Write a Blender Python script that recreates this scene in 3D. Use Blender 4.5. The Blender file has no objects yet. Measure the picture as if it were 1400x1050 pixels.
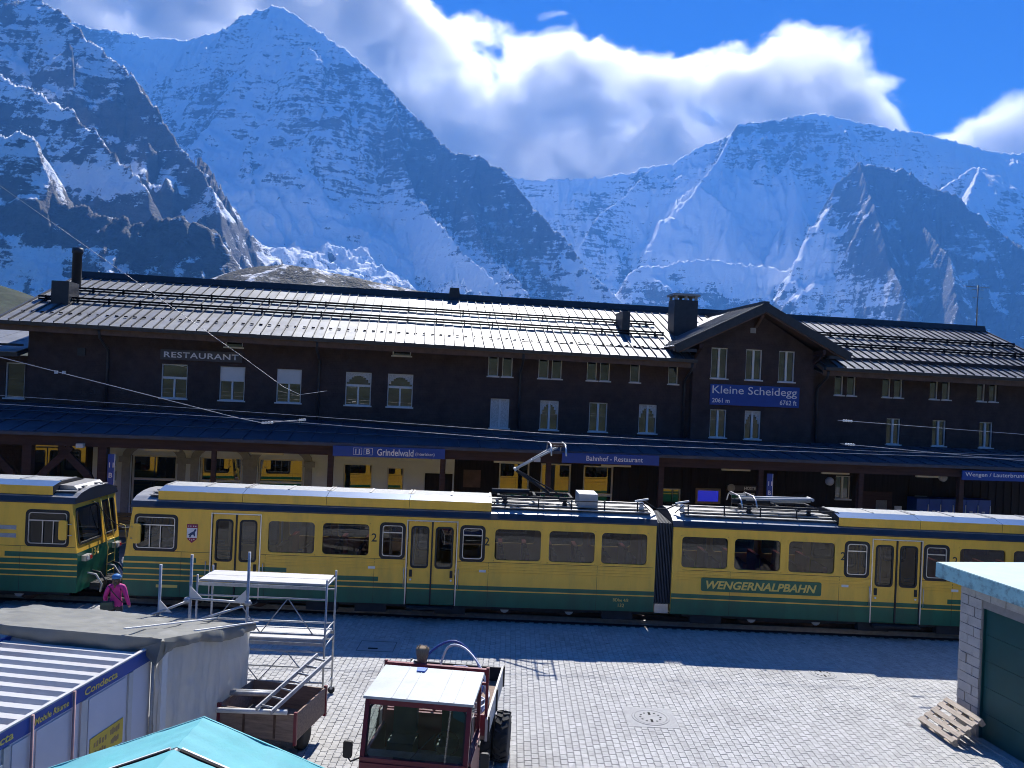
import bpy, math, random
import numpy as np
from mathutils import Vector, Matrix

random.seed(7)
scene = bpy.context.scene
COL = scene.collection

# ------------------------------------------------------------------ camera, sky, sun, exposure
cam_data = bpy.data.cameras.new('camera')
cam_data.sensor_width = 36.0
cam_data.lens = 36.0 * 1052.0 / 1400.0
cam_data.clip_start = 0.1
cam_data.clip_end = 60000.0
camera = bpy.data.objects.new('camera', cam_data)
COL.objects.link(camera)
camera.matrix_world = (Matrix.Translation((0.0, 0.0, 7.0)) @ Matrix.Rotation(math.radians(90), 4, 'X')
                       @ Matrix.Rotation(0.043, 4, 'Z'))
scene.camera = camera

SUN_ELEV = math.radians(48.0)
SUN_AZ = math.radians(4.0)          # clockwise from +Y: the sun stands behind the station, a little to the right

world = bpy.data.worlds.new('World')
scene.world = world
world.use_nodes = True
wn = world.node_tree
wn.nodes.clear()
w_out = wn.nodes.new('ShaderNodeOutputWorld')
w_bg = wn.nodes.new('ShaderNodeBackground')
w_sky = wn.nodes.new('ShaderNodeTexSky')
w_hsv = wn.nodes.new('ShaderNodeHueSaturation')
w_sky.sky_type = 'NISHITA'
w_sky.sun_disc = False
w_sky.sun_elevation = SUN_ELEV
w_sky.sun_rotation = SUN_AZ
w_sky.altitude = 2060.0
w_sky.air_density = 1.0
w_sky.dust_density = 0.1
w_sky.ozone_density = 4.0
w_hsv.inputs['Saturation'].default_value = 1.9
w_hsv.inputs['Hue'].default_value = 0.518
w_bg.inputs['Strength'].default_value = 0.064
wn.links.new(w_sky.outputs['Color'], w_hsv.inputs['Color'])
wn.links.new(w_hsv.outputs['Color'], w_bg.inputs['Color'])
wn.links.new(w_bg.outputs['Background'], w_out.inputs['Surface'])

sun_data = bpy.data.lights.new('sun', 'SUN')
sun_data.energy = 5.0
sun_data.angle = math.radians(0.53)
sun_data.color = (1.0, 0.965, 0.91)
sun = bpy.data.objects.new('sun', sun_data)
COL.objects.link(sun)
sun_dir = Vector((math.sin(SUN_AZ) * math.cos(SUN_ELEV), math.cos(SUN_AZ) * math.cos(SUN_ELEV), math.sin(SUN_ELEV)))
sun.rotation_euler = sun_dir.to_track_quat('Z', 'Y').to_euler()

vs = scene.view_settings
vs.view_transform = 'Standard'
vs.look = 'None'
vs.gamma = 1.0
vs.exposure = 1.0
vs.use_curve_mapping = False
scene.cycles.use_denoising = True
scene.cycles.filter_width = 1.0
scene.cycles.use_adaptive_sampling = True
scene.cycles.adaptive_threshold = 0.02
scene.cycles.use_light_tree = False
scene.cycles.max_bounces = 7
scene.cycles.diffuse_bounces = 3
scene.cycles.glossy_bounces = 3
scene.cycles.transparent_max_bounces = 10
scene.cycles.volume_bounces = 2
scene.cycles.volume_step_rate = 0.4
scene.cycles.volume_max_steps = 256
scene.cycles.caustics_reflective = False
scene.cycles.caustics_refractive = False
scene.cycles.sample_clamp_indirect = 6.0

# ------------------------------------------------------------------ helpers
def tag(o, label=None, cat=None, group=None, kind=None):
    if label: o['label'] = label
    if cat: o['category'] = cat
    if group: o['group'] = group
    if kind: o['kind'] = kind
    return o

def empty(name, loc=(0, 0, 0), rz=0.0, label=None, cat=None, group=None):
    o = bpy.data.objects.new(name, None)
    o.empty_display_size = 0.2
    COL.objects.link(o)
    o.location = loc
    o.rotation_euler = (0, 0, rz)
    return tag(o, label, cat, group)

class MB:
    """collects faces; build() links them as one mesh object"""
    def __init__(s):
        s.v = []; s.f = []; s.m = []; s.mi = 0; s.smooth = []
    def quadface(s, pts, sm=False):
        b = len(s.v); s.v.extend([tuple(p) for p in pts]); s.f.append(tuple(range(b, b + len(pts)))); s.m.append(s.mi); s.smooth.append(sm)
        return s
    def box(s, x0, x1, y0, y1, z0, z1):
        if x0 > x1: x0, x1 = x1, x0
        if y0 > y1: y0, y1 = y1, y0
        if z0 > z1: z0, z1 = z1, z0
        return s.hexa([(x0, y0, z0), (x1, y0, z0), (x1, y1, z0), (x0, y1, z0), (x0, y0, z1), (x1, y0, z1), (x1, y1, z1), (x0, y1, z1)])
    def hexa(s, p):
        b = len(s.v); s.v.extend([tuple(q) for q in p])
        for q in ((0, 3, 2, 1), (4, 5, 6, 7), (0, 1, 5, 4), (1, 2, 6, 5), (2, 3, 7, 6), (3, 0, 4, 7)):
            s.f.append(tuple(b + i for i in q)); s.m.append(s.mi); s.smooth.append(False)
        return s
    def bar(s, p0, p1, w, h, up=(0, 0, 1)):
        p0 = Vector(p0); p1 = Vector(p1); d = (p1 - p0).normalized(); up = Vector(up)
        if abs(d.dot(up)) > 0.98: up = Vector((1, 0, 0))
        a = d.cross(up).normalized() * (w / 2); c = a.cross(d).normalized() * (h / 2)
        return s.hexa([p0 - a - c, p0 + a - c, p1 + a - c, p1 - a - c, p0 - a + c, p0 + a + c, p1 + a + c, p1 - a + c])
    def tube(s, p0, p1, r, n=8, r1=None, caps=True):
        return s.path([p0, p1], [r, r if r1 is None else r1], n, caps)
    def path(s, pts, r, n=8, caps=True):
        pts = [Vector(p) for p in pts]
        if not isinstance(r, (list, tuple)): r = [r] * len(pts)
        d0 = (pts[1] - pts[0]).normalized()
        ref = Vector((0, 0, 1)) if abs(d0.z) < 0.9 else Vector((1, 0, 0))
        a = d0.cross(ref).normalized(); b0 = len(s.v)
        for i, p in enumerate(pts):
            d = (pts[min(i + 1, len(pts) - 1)] - pts[max(i - 1, 0)]).normalized()
            a = (a - d * a.dot(d)).normalized(); c = d.cross(a)
            for k in range(n):
                t = 2 * math.pi * k / n
                s.v.append(tuple(p + (a * math.cos(t) + c * math.sin(t)) * r[i]))
        for i in range(len(pts) - 1):
            for k in range(n):
                q = b0 + i * n; k2 = (k + 1) % n
                s.f.append((q + k, q + k2, q + n + k2, q + n + k)); s.m.append(s.mi); s.smooth.append(True)
        if caps:
            s.f.append(tuple(b0 + k for k in range(n))[::-1]); s.m.append(s.mi); s.smooth.append(False)
            q = b0 + (len(pts) - 1) * n
            s.f.append(tuple(q + k for k in range(n))); s.m.append(s.mi); s.smooth.append(False)
        return s
    def prism(s, poly, axis, a0, a1, sm=False):
        """poly: 2D outline (counter-clockwise), extruded along axis from a0 to a1"""
        def P(q, a):
            return (a, q[0], q[1]) if axis == 'x' else ((q[0], a, q[1]) if axis == 'y' else (q[0], q[1], a))
        b = len(s.v); n = len(poly)
        for q in poly: s.v.append(P(q, a0))
        for q in poly: s.v.append(P(q, a1))
        s.f.append(tuple(b + i for i in range(n))[::-1]); s.m.append(s.mi); s.smooth.append(False)
        s.f.append(tuple(b + n + i for i in range(n))); s.m.append(s.mi); s.smooth.append(False)
        for i in range(n):
            j = (i + 1) % n
            s.f.append((b + i, b + j, b + n + j, b + n + i)); s.m.append(s.mi); s.smooth.append(sm)
        return s
    def ring(s, outer, inner, axis, a0, a1):
        """frame between two outlines with the same number of points, extruded"""
        def P(q, a):
            return (a, q[0], q[1]) if axis == 'x' else ((q[0], a, q[1]) if axis == 'y' else (q[0], q[1], a))
        b = len(s.v); n = len(outer)
        for poly, a in ((outer, a0), (inner, a0), (outer, a1), (inner, a1)):
            for q in poly: s.v.append(P(q, a))
        for i in range(n):
            j = (i + 1) % n
            for q in ((i, j, n + j, n + i), (2 * n + i, 3 * n + i, 3 * n + j, 2 * n + j), (i, 2 * n + i, 2 * n + j, j), (n + i, n + j, 3 * n + j, 3 * n + i)):
                s.f.append(tuple(b + k for k in q)); s.m.append(s.mi); s.smooth.append(False)
        return s
    def lathe(s, c, prof, axis='z', n=16):
        """prof: (radius, offset along axis)"""
        b = len(s.v); c = Vector(c)
        for r, h in prof:
            for k in range(n):
                t = 2 * math.pi * k / n; p, q = r * math.cos(t), r * math.sin(t)
                o = Vector((p, q, h)) if axis == 'z' else (Vector((p, h, q)) if axis == 'y' else Vector((h, p, q)))
                s.v.append(tuple(c + o))
        for i in range(len(prof) - 1):
            for k in range(n):
                k2 = (k + 1) % n; q = b + i * n
                s.f.append((q + k, q + k2, q + n + k2, q + n + k)); s.m.append(s.mi); s.smooth.append(True)
        s.f.append(tuple(b + k for k in range(n))[::-1]); s.m.append(s.mi); s.smooth.append(False)
        q = b + (len(prof) - 1) * n
        s.f.append(tuple(q + k for k in range(n))); s.m.append(s.mi); s.smooth.append(False)
        return s
    def mesh(s, name, mats):
        me = bpy.data.meshes.new(name)
        me.from_pydata(s.v, [], s.f)
        if not isinstance(mats, (list, tuple)): mats = [mats]
        for m in mats: me.materials.append(m)
        me.polygons.foreach_set('material_index', s.m)
        me.polygons.foreach_set('use_smooth', s.smooth)
        me.update()
        return me
    def build(s, name, mats, parent=None, loc=None, rz=None):
        return link(name, s.mesh(name, mats), parent, loc, rz)

def link(name, me, parent=None, loc=None, rz=None):
    o = bpy.data.objects.new(name, me)
    COL.objects.link(o)
    if parent is not None: o.parent = parent
    if loc is not None: o.location = loc
    if rz is not None: o.rotation_euler = (0, 0, rz)
    return o

def copy_tree(o, parent=None):
    c = o.copy(); COL.objects.link(c); c.parent = parent
    for ch in list(o.children): copy_tree(ch, c)
    return c

def rrect(x0, x1, z0, z1, r, n=4):
    """rounded rectangle outline, counter-clockwise"""
    out = []
    for cx, cz, a in ((x1 - r, z0 + r, -90), (x1 - r, z1 - r, 0), (x0 + r, z1 - r, 90), (x0 + r, z0 + r, 180)):
        for k in range(n + 1):
            t = math.radians(a + 90.0 * k / n)
            out.append((cx + r * math.cos(t), cz + r * math.sin(t)))
    return out

MATS = {}
def mat(name, col, rough=0.6, metal=0.0, spec=0.5, vary=0.12, scale=3.0, bump=0.0, bscale=40.0, stretch=(1, 1, 1), dirt=None, dscale=0.6, ior=None, dirt_amt=0.5):
    """procedural surface: base colour with noise variation, optional dirt patches and fine relief"""
    m = bpy.data.materials.new(name); m.use_nodes = True
    nt = m.node_tree; N = nt.nodes; Lk = nt.links
    b = N['Principled BSDF']
    b.inputs['Roughness'].default_value = rough
    b.inputs['Metallic'].default_value = metal
    b.inputs['Specular IOR Level'].default_value = spec
    if ior: b.inputs['IOR'].default_value = ior
    tc = N.new('ShaderNodeTexCoord'); mp = N.new('ShaderNodeMapping')
    mp.inputs['Scale'].default_value = stretch
    Lk.new(tc.outputs['Object'], mp.inputs['Vector'])
    n1 = N.new('ShaderNodeTexNoise'); n1.inputs['Scale'].default_value = scale; n1.inputs['Detail'].default_value = 5.0
    n1.inputs['Roughness'].default_value = 0.65
    Lk.new(mp.outputs['Vector'], n1.inputs['Vector'])
    r1 = N.new('ShaderNodeValToRGB'); cr = r1.color_ramp
    c = col
    cr.elements[0].position = 0.3; cr.elements[0].color = (c[0] * (1 - vary), c[1] * (1 - vary), c[2] * (1 - vary), 1)
    cr.elements[1].position = 0.7; cr.elements[1].color = (min(1, c[0] * (1 + vary)), min(1, c[1] * (1 + vary)), min(1, c[2] * (1 + vary)), 1)
    Lk.new(n1.outputs['Fac'], r1.inputs['Fac'])
    colout = r1.outputs['Color']
    if dirt is not None:
        n2 = N.new('ShaderNodeTexNoise'); n2.inputs['Scale'].default_value = dscale; n2.inputs['Detail'].default_value = 6.0
        n2.inputs['Roughness'].default_value = 0.7
        Lk.new(mp.outputs['Vector'], n2.inputs['Vector'])
        r2 = N.new('ShaderNodeValToRGB')
        r2.color_ramp.elements[0].position = 0.48; r2.color_ramp.elements[0].color = (0, 0, 0, 1)
        r2.color_ramp.elements[1].position = 0.72; r2.color_ramp.elements[1].color = (dirt_amt, dirt_amt, dirt_amt, 1)
        Lk.new(n2.outputs['Fac'], r2.inputs['Fac'])
        mx = N.new('ShaderNodeMix'); mx.data_type = 'RGBA'
        Lk.new(r2.outputs['Color'], mx.inputs[0]); Lk.new(colout, mx.inputs[6]); mx.inputs[7].default_value = (*dirt, 1)
        colout = mx.outputs[2]
    Lk.new(colout, b.inputs['Base Color'])
    if bump:
        n3 = N.new('ShaderNodeTexNoise'); n3.inputs['Scale'].default_value = bscale; n3.inputs['Detail'].default_value = 3.0
        Lk.new(mp.outputs['Vector'], n3.inputs['Vector'])
        bp = N.new('ShaderNodeBump'); bp.inputs['Strength'].default_value = bump; bp.inputs['Distance'].default_value = 0.02
        Lk.new(n3.outputs['Fac'], bp.inputs['Height']); Lk.new(bp.outputs['Normal'], b.inputs['Normal'])
    MATS[name] = m
    return m

# ------------------------------------------------------------------ noise for the terrain
_perm = np.random.RandomState(11).permutation(512)
_perm = np.concatenate([_perm, _perm])
_ga = np.random.RandomState(12).rand(1024) * 2 * np.pi
_gx, _gy = np.cos(_ga), np.sin(_ga)
def perlin(x, y):
    xi = np.floor(x).astype(np.int64); yi = np.floor(y).astype(np.int64)
    xf = x - xi; yf = y - yi; xi &= 511; yi &= 511
    u = xf * xf * xf * (xf * (xf * 6 - 15) + 10); v = yf * yf * yf * (yf * (yf * 6 - 15) + 10)
    def g(ix, iy, dx, dy):
        h = _perm[(_perm[ix & 511] + iy) & 511]
        return _gx[h] * dx + _gy[h] * dy
    a = g(xi, yi, xf, yf); b = g(xi + 1, yi, xf - 1, yf); c = g(xi, yi + 1, xf, yf - 1); d = g(xi + 1, yi + 1, xf - 1, yf - 1)
    return (a + u * (b - a)) + v * ((c + u * (d - c)) - (a + u * (b - a)))
def fbm(x, y, o=5, gain=0.5):
    s = 0.0; a = 1.0; f = 1.0
    for i in range(o):
        s = s + a * perlin(x * f + 17.3 * i, y * f - 9.1 * i); a *= gain; f *= 2.03
    return s
def ridged(x, y, o=5, gain=0.5):
    s = 0.0; a = 1.0; f = 1.0
    for i in range(o):
        n = 1.0 - np.abs(perlin(x * f + 31.7 * i, y * f + 5.3 * i)) * 2.0
        s = s + a * n * np.abs(n); a *= gain; f *= 2.07
    return s
def ridge_field(X, Y, ridges, steep, Hs):
    """height below the nearest crest; returns height, distance and arc position along the crest that governs"""
    best = np.full(X.shape, -1e9); dist = np.zeros(X.shape); arc = np.zeros(X.shape)
    a0 = 0.0
    for line in ridges:
        for (x0, y0, z0), (x1, y1, z1) in zip(line[:-1], line[1:]):
            dx, dy = x1 - x0, y1 - y0; l2 = dx * dx + dy * dy; ln = math.sqrt(l2)
            t = np.clip(((X - x0) * dx + (Y - y0) * dy) / l2, 0, 1)
            d = np.hypot(X - (x0 + t * dx), Y - (y0 + t * dy))
            z = z0 + t * (z1 - z0) - Hs * (1 - np.exp(-d * steep / Hs))
            m = z > best
            best = np.where(m, z, best); dist = np.where(m, d, dist); arc = np.where(m, a0 + t * ln, arc)
            a0 += ln
        a0 += 977.0
    return best, dist, arc
def grid_mesh(name, X, Y, Z, m, attrs=None):
    nr, nc = X.shape
    me = bpy.data.meshes.new(name)
    nv = nr * nc; nf = (nr - 1) * (nc - 1)
    co = np.stack([X, Y, Z], -1).astype(np.float32).reshape(-1)
    me.vertices.add(nv); me.vertices.foreach_set('co', co)
    i = np.arange(nr - 1)[:, None] * nc + np.arange(nc - 1)[None, :]
    quads = np.stack([i, i + 1, i + nc + 1, i + nc], -1).reshape(-1).astype(np.int32)
    me.loops.add(nf * 4); me.loops.foreach_set('vertex_index', quads)
    me.polygons.add(nf); me.polygons.foreach_set('loop_start', np.arange(nf, dtype=np.int32) * 4)
    me.polygons.foreach_set('use_smooth', np.ones(nf, dtype=bool))
    me.update(calc_edges=True)
    for k, A in (attrs or {}).items():
        at = me.attributes.new(k, 'FLOAT', 'POINT'); at.data.foreach_set('value', A.astype(np.float32).reshape(-1))
    me.materials.append(m)
    return me

# ------------------------------------------------------------------ mountains
def snow_rock(name, rock, snow, bias=0.0):
    m = bpy.data.materials.new(name); m.use_nodes = True
    nt = m.node_tree; N = nt.nodes; Lk = nt.links; b = N['Principled BSDF']
    b.inputs['Specular IOR Level'].default_value = 0.2
    tc = N.new('ShaderNodeTexCoord')
    def noise(scale, st=(1, 1, 1), det=6.0, ro=0.65):
        mp = N.new('ShaderNodeMapping'); mp.inputs['Scale'].default_value = st; Lk.new(tc.outputs['Object'], mp.inputs['Vector'])
        n = N.new('ShaderNodeTexNoise'); n.inputs['Scale'].default_value = scale; n.inputs['Detail'].default_value = det; n.inputs['Roughness'].default_value = ro
        Lk.new(mp.outputs['Vector'], n.inputs['Vector']); return n.outputs['Fac']
    def math_(op, a, c, v=None):
        n = N.new('ShaderNodeMath'); n.operation = op
        for i, q in enumerate((a, c)):
            if isinstance(q, (int, float)): n.inputs[i].default_value = q
            else: Lk.new(q, n.inputs[i])
        return n.outputs[0]
    at = N.new('ShaderNodeAttribute'); at.attribute_name = 'snow'
    ledge = noise(0.011, (0.45, 0.45, 3.4), 7.0, 0.68)          # snow lies on the ledges of the strata
    fine = noise(0.035, (1, 1, 1.6), 8.0, 0.72)
    v = math_('ADD', at.outputs['Fac'], math_('MULTIPLY', math_('SUBTRACT', ledge, 0.5), 1.35))
    v = math_('ADD', v, math_('MULTIPLY', math_('SUBTRACT', fine, 0.5), 1.15))
    streak = noise(0.020, (1.5, 1.5, 0.30), 6.0, 0.7)      # snow caught in runnels down the fall line
    v = math_('ADD', v, math_('MULTIPLY', math_('SUBTRACT', streak, 0.5), 0.8))
    v = math_('ADD', v, math_('MULTIPLY', math_('SUBTRACT', noise(0.11, (1, 1, 1.8), 5.0, 0.7), 0.5), 0.6))
    v = math_('ADD', v, bias)
    rp = N.new('ShaderNodeValToRGB'); rp.color_ramp.elements[0].position = 0.44; rp.color_ramp.elements[1].position = 0.56
    Lk.new(v, rp.inputs['Fac'])
    rv = N.new('ShaderNodeValToRGB'); rv.color_ramp.elements[0].position = 0.3; rv.color_ramp.elements[1].position = 0.75
    rv.color_ramp.elements[0].color = (rock[0] * 0.55, rock[1] * 0.55, rock[2] * 0.55, 1)
    rv.color_ramp.elements[1].color = (rock[0] * 1.5, rock[1] * 1.45, rock[2] * 1.4, 1)
    Lk.new(noise(0.012, (1.6, 1.6, 2.6), 8.0, 0.7), rv.inputs['Fac'])
    mx = N.new('ShaderNodeMix'); mx.data_type = 'RGBA'
    Lk.new(rp.outputs['Color'], mx.inputs[0]); Lk.new(rv.outputs['Color'], mx.inputs[6]); mx.inputs[7].default_value = (*snow, 1)
    Lk.new(mx.outputs[2], b.inputs['Base Color'])
    b.inputs['Roughness'].default_value = 0.75
    bp = N.new('ShaderNodeBump'); bp.inputs['Strength'].default_value = 0.9; bp.inputs['Distance'].default_value = 9.0
    Lk.new(math_('ADD', fine, noise(0.09, (1, 1, 2), 5.0)), bp.inputs['Height'])
    Lk.new(bp.outputs['Normal'], b.inputs['Normal'])
    return m

MOUNTAINS = {
 'west': dict(ridges=[[(-2793,3300,2163), (-1793,2850,1353), (-1608,2750,1207), (-1393,2650,1031), (-1214,2550,865), (-1091,2450,706), (-940,2350,555), (-832,2200,379), (-720,2050,200)],
   [(-1390,1750,572), (-1153,1700,499), (-1067,1680,484), (-1029,1660,425), (-982,1640,355), (-861,1620,321), (-720,1650,321), (-660,1680,298), (-624,1700,231)],
   [(-1947,2500,1029), (-1602,2350,866), (-1368,2300,769), (-1199,2200,636), (-1010,2080,488)]],
   az=(-41, -15), rad=(1150, 3700), n=(400, 380), steep=1.7, Hs=1700, amp=75, lam=330, flute=34, snow=0.55, seed=3.0),
 'centre': dict(ridges=[[(-3329,5300,2360), (-3072,5250,2322), (-2869,5200,2283), (-2545,5150,2215), (-2220,5100,2207), (-1971,5050,2262), (-1860,5000,2320), (-1632,4950,2367), (-1447,4888,2284), (-1286,4825,2155), (-1130,4762,2043), (-884,4700,1847), (-685,4617,1625), (-492,4533,1409), (-430,4450,1335), (-242,4350,1292), (-91,4250,1176), (36,4150,1008), (96,4050,917), (231,3950,750), (336,3800,600), (503,3650,428), (621,3500,283)],
   [(-2220,5100,2207), (-2044,4864,1793), (-1787,4654,1413), (-1436,4424,1103), (-1071,4182,856)],
   [(-1632,4950,2367), (-1471,4773,2010), (-1270,4588,1633), (-1201,4453,1332), (-1019,4266,1039)],
   [(-777,4620,1710), (-704,4385,1333), (-554,4137,987), (-320,3817,701), (-87,3567,461)],
   [(-242,4350,1292), (-275,4098,950), (-157,3845,677), (50,3589,436)],
   [(-2131,4009,774), (-1483,3833,581), (-998,3668,488), (-490,3550,408)]],
   az=(-34, 11.5), rad=(2500, 6350), n=(620, 500), steep=2.1, Hs=2600, amp=95, lam=520, flute=42, snow=1.0, seed=21.0),
 'east': dict(ridges=[[(-696,6600,1578), (-139,6600,1778), (112,6550,1738), (542,6500,1774), (907,6467,1812), (1022,6433,1869), (1259,6400,1888), (1425,6350,2002), (1707,6300,2118), (1749,6250,2205), (2039,6233,2230), (2209,6217,2279), (2409,6200,2281), (2747,6225,2240), (3117,6250,2205), (3505,6300,2136), (3837,6350,2093), (4189,6425,2095), (4863,6500,1979)],
   [(1079,6408,1852), (874,6192,1594), (619,5935,1361), (440,5644,1019), (483,5378,667)],
   [(1749,6250,2205), (1550,6008,1846), (1338,5787,1551), (1535,5574,1319), (1439,5379,1067)],
   [(2263,6204,2277), (2048,5878,1801), (2020,5612,1455), (1865,5284,1068)],
   [(734,5037,772), (1166,5063,891), (1626,4991,837), (2059,4884,746), (2626,4809,669)]],
   az=(-6, 38), rad=(3600, 7750), n=(600, 470), steep=1.9, Hs=2600, amp=85, lam=560, flute=40, snow=1.14, seed=43.0),
 'buttress': dict(ridges=[[(1745,4800,836), (1868,4800,1141), (1955,4775,1330), (2082,4750,1478), (2219,4700,1430), (2330,4650,1390), (2404,4575,1286), (2516,4500,1241), (2626,4425,1109), (2731,4350,973), (2760,4200,865), (2941,4050,615)],
   [(2082,4750,1478), (2030,4420,1120), (1985,4150,800), (1950,3850,520)],
   [(2414,4594,1291), (2255,4296,983), (2238,3975,727), (2132,3707,469)]],
   az=(18.5, 38), rad=(3100, 5300), n=(320, 340), steep=2.5, Hs=2300, amp=70, lam=330, flute=38, snow=0.56, seed=71.0),
 'pyramid': dict(ridges=[[(3026,5700,1520), (3168,5675,1640), (3290,5655,1735), (3362,5650,1752), (3460,5640,1728), (3620,5625,1650), (3930,5600,1535)],
   [(3362,5650,1752), (3010,5200,1349), (2753,4900,1035)]],
   az=(25, 38), rad=(4800, 6600), n=(160, 160), steep=1.7, Hs=1900, amp=45, lam=400, flute=18, snow=1.0, seed=91.0),
}
MTN_LABEL = dict(west='dark stratified rock flank with snow patches, left of the high peak',
   centre='high snow-dusted peak with a rounded summit and long right ridge',
   east='broad snowy mountain on the right with cloud on its summit',
   buttress='dark bare rock buttress in front of the right snowy mountain',
   pyramid='small white snow pyramid at the right edge')
SNOW_BIAS = {   # snowfields (+) and bare rock (-) placed by image coordinates: bearing, height, extents, amount
 'centre': [(-0.370, 0.417, 0.105, 0.043, 0.20), (-0.250, 0.280, 0.057, 0.043, 0.20), (-0.294, 0.202, 0.133, 0.033, 0.40), (-0.141, 0.180, 0.057, 0.038, 0.35), (-0.063, 0.140, 0.057, 0.024, 0.35), (0.010, 0.205, 0.057, 0.057, -0.25), (-0.050, 0.274, 0.048, 0.029, -0.17), (-0.086, 0.220, 0.043, 0.048, -0.14), (-0.255, 0.384, 0.057, 0.033, -0.10), (-0.145, 0.270, 0.038, 0.048, -0.11), (-0.278, 0.255, 0.038, 0.024, -0.11), (-0.465, 0.404, 0.048, 0.024, 0.15), (-0.218, 0.205, 0.029, 0.029, -0.17)],
 'west': [(-0.618, 0.197, 0.152, 0.057, -0.22), (-0.483, 0.155, 0.114, 0.038, -0.20), (-0.625, 0.368, 0.067, 0.048, 0.25), (-0.488, 0.269, 0.067, 0.067, -0.19), (-0.638, 0.230, 0.057, 0.043, -0.22), (-0.558, 0.243, 0.062, 0.021, 0.75), (-0.531, 0.177, 0.133, 0.027, -0.22), (-0.615, 0.131, 0.076, 0.019, 0.35), (-0.482, 0.125, 0.057, 0.017, 0.30), (-0.666, 0.433, 0.048, 0.038, 0.20), (-0.558, 0.352, 0.038, 0.029, -0.11)],
 'east': [(0.347, 0.348, 0.114, 0.013, -0.30), (0.282, 0.312, 0.048, 0.038, -0.20), (0.416, 0.299, 0.057, 0.033, -0.25), (0.179, 0.274, 0.048, 0.019, -0.20), (0.228, 0.224, 0.114, 0.038, 0.35), (0.278, 0.179, 0.086, 0.024, 0.35), (0.403, 0.144, 0.124, 0.017, 0.50), (0.105, 0.219, 0.043, 0.043, -0.28), (0.328, 0.338, 0.067, 0.017, -0.08), (0.281, 0.107, 0.162, 0.021, -0.28), (0.165, 0.145, 0.057, 0.024, -0.14), (0.333, 0.229, 0.067, 0.038, 0.20), (0.558, 0.319, 0.076, 0.029, 0.20), (0.028, 0.225, 0.038, 0.038, -0.06)],
 'buttress': [(0.387, 0.183, 0.048, 0.038, 0.50), (0.452, 0.129, 0.086, 0.024, 0.30), (0.455, 0.281, 0.048, 0.038, -0.14), (0.533, 0.237, 0.057, 0.048, -0.14), (0.470, 0.149, 0.086, 0.024, 0.10), (0.582, 0.192, 0.038, 0.019, 0.20)],
}
M_MTN = snow_rock('snow_and_rock', (0.10, 0.095, 0.095), (0.90, 0.91, 0.93))
for key, q in MOUNTAINS.items():
    az = np.radians(np.linspace(q['az'][0], q['az'][1], q['n'][0]))
    rad = np.geomspace(q['rad'][0], q['rad'][1], q['n'][1])
    RR, AA = np.meshgrid(rad, az, indexing='ij')
    X = RR * np.sin(AA); Y = RR * np.cos(AA)
    lam = q['lam']; s = q['seed']
    wx = fbm(X / lam + s, Y / lam, 5) * lam * 0.30; wy = fbm(X / lam + s + 50, Y / lam + 9, 5) * lam * 0.30
    base0, d0, _ = ridge_field(X, Y, q['ridges'], q['steep'], q['Hs'])
    base1, d1, arc = ridge_field(X + wx, Y + wy, q['ridges'], q['steep'], q['Hs'])
    k = np.clip(d0 / (lam * 0.5), 0, 1)                        # the crest itself keeps its line
    Z = base0 * (1 - k) + base1 * k
    near = np.clip(d0 / 140.0, 0.30, 1.0)
    Z += (ridged(arc / 95.0 + s, d0 / 400.0, 4, 0.6) - 1.0) * 14.0 * np.exp(-d0 / 160.0)     # notched crest
    fl = ridged(arc / (lam * 0.22) + fbm(X / lam, Y / lam, 3) * 1.2, d1 / (lam * 3.5) + s, 5, 0.6) - 0.8
    Z += fl * q['flute'] * near                                # gullies running down the fall line
    Z += (ridged(X / (lam * 1.7) + s, Y / (lam * 1.7) + 3, 7, 0.42) - 0.8) * q['amp'] * near
    Z += (ridged(X / 150.0 + s, Y / 150.0, 5, 0.62) - 1.0) * 15.0 * near
    Z += fbm(X / 45.0, Y / 45.0, 4, 0.65) * 6.0
    th = 120.0 + 40.0 * fbm(X / 1500.0 + s, Y / 1500.0, 2)     # cliff bands and ledges
    ph = Z / th + fbm(X / 900.0 + s, Y / 900.0 + 7, 4) * 1.3
    Z += np.sin(ph * 2 * np.pi) * th * 0.05 * np.clip(d0 / 150.0, 0, 1)
    gy, gx = np.gradient(Z)
    dr = np.gradient(RR, axis=0); da = RR * (az[1] - az[0])
    slope = np.hypot(gy / dr, gx / da)
    sm = slope.copy()
    for _ in range(5):
        sm[1:-1, 1:-1] = (sm[1:-1, 1:-1] * 2 + sm[:-2, 1:-1] + sm[2:, 1:-1] + sm[1:-1, :-2] + sm[1:-1, 2:]) / 6.0
    md = np.median(sm)
    snow = q['snow'] + np.clip(md * 1.05 - sm, -1.0, 1.0) * 0.42 / max(0.6, md * 0.7) + fbm(X / 700.0 + s, Y / 700.0 - s, 4) * 0.30
    ta = X / Y; te = (Z - 7.0) / Y                              # tangents of bearing and height seen from the camera; patches hand-placed in image coordinates
    for (a_, e_, ra, re, dv_) in SNOW_BIAS.get(key, ()):
        rr2 = ((ta - a_) / ra) ** 2 + ((te - e_) / re) ** 2
        snow += dv_ * np.exp(-rr2 * 0.9)
    o = link('mountain', grid_mesh('mountain', X, Y, Z, M_MTN, {'snow': snow}))
    tag(o, MTN_LABEL[key], kind='structure')

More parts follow.
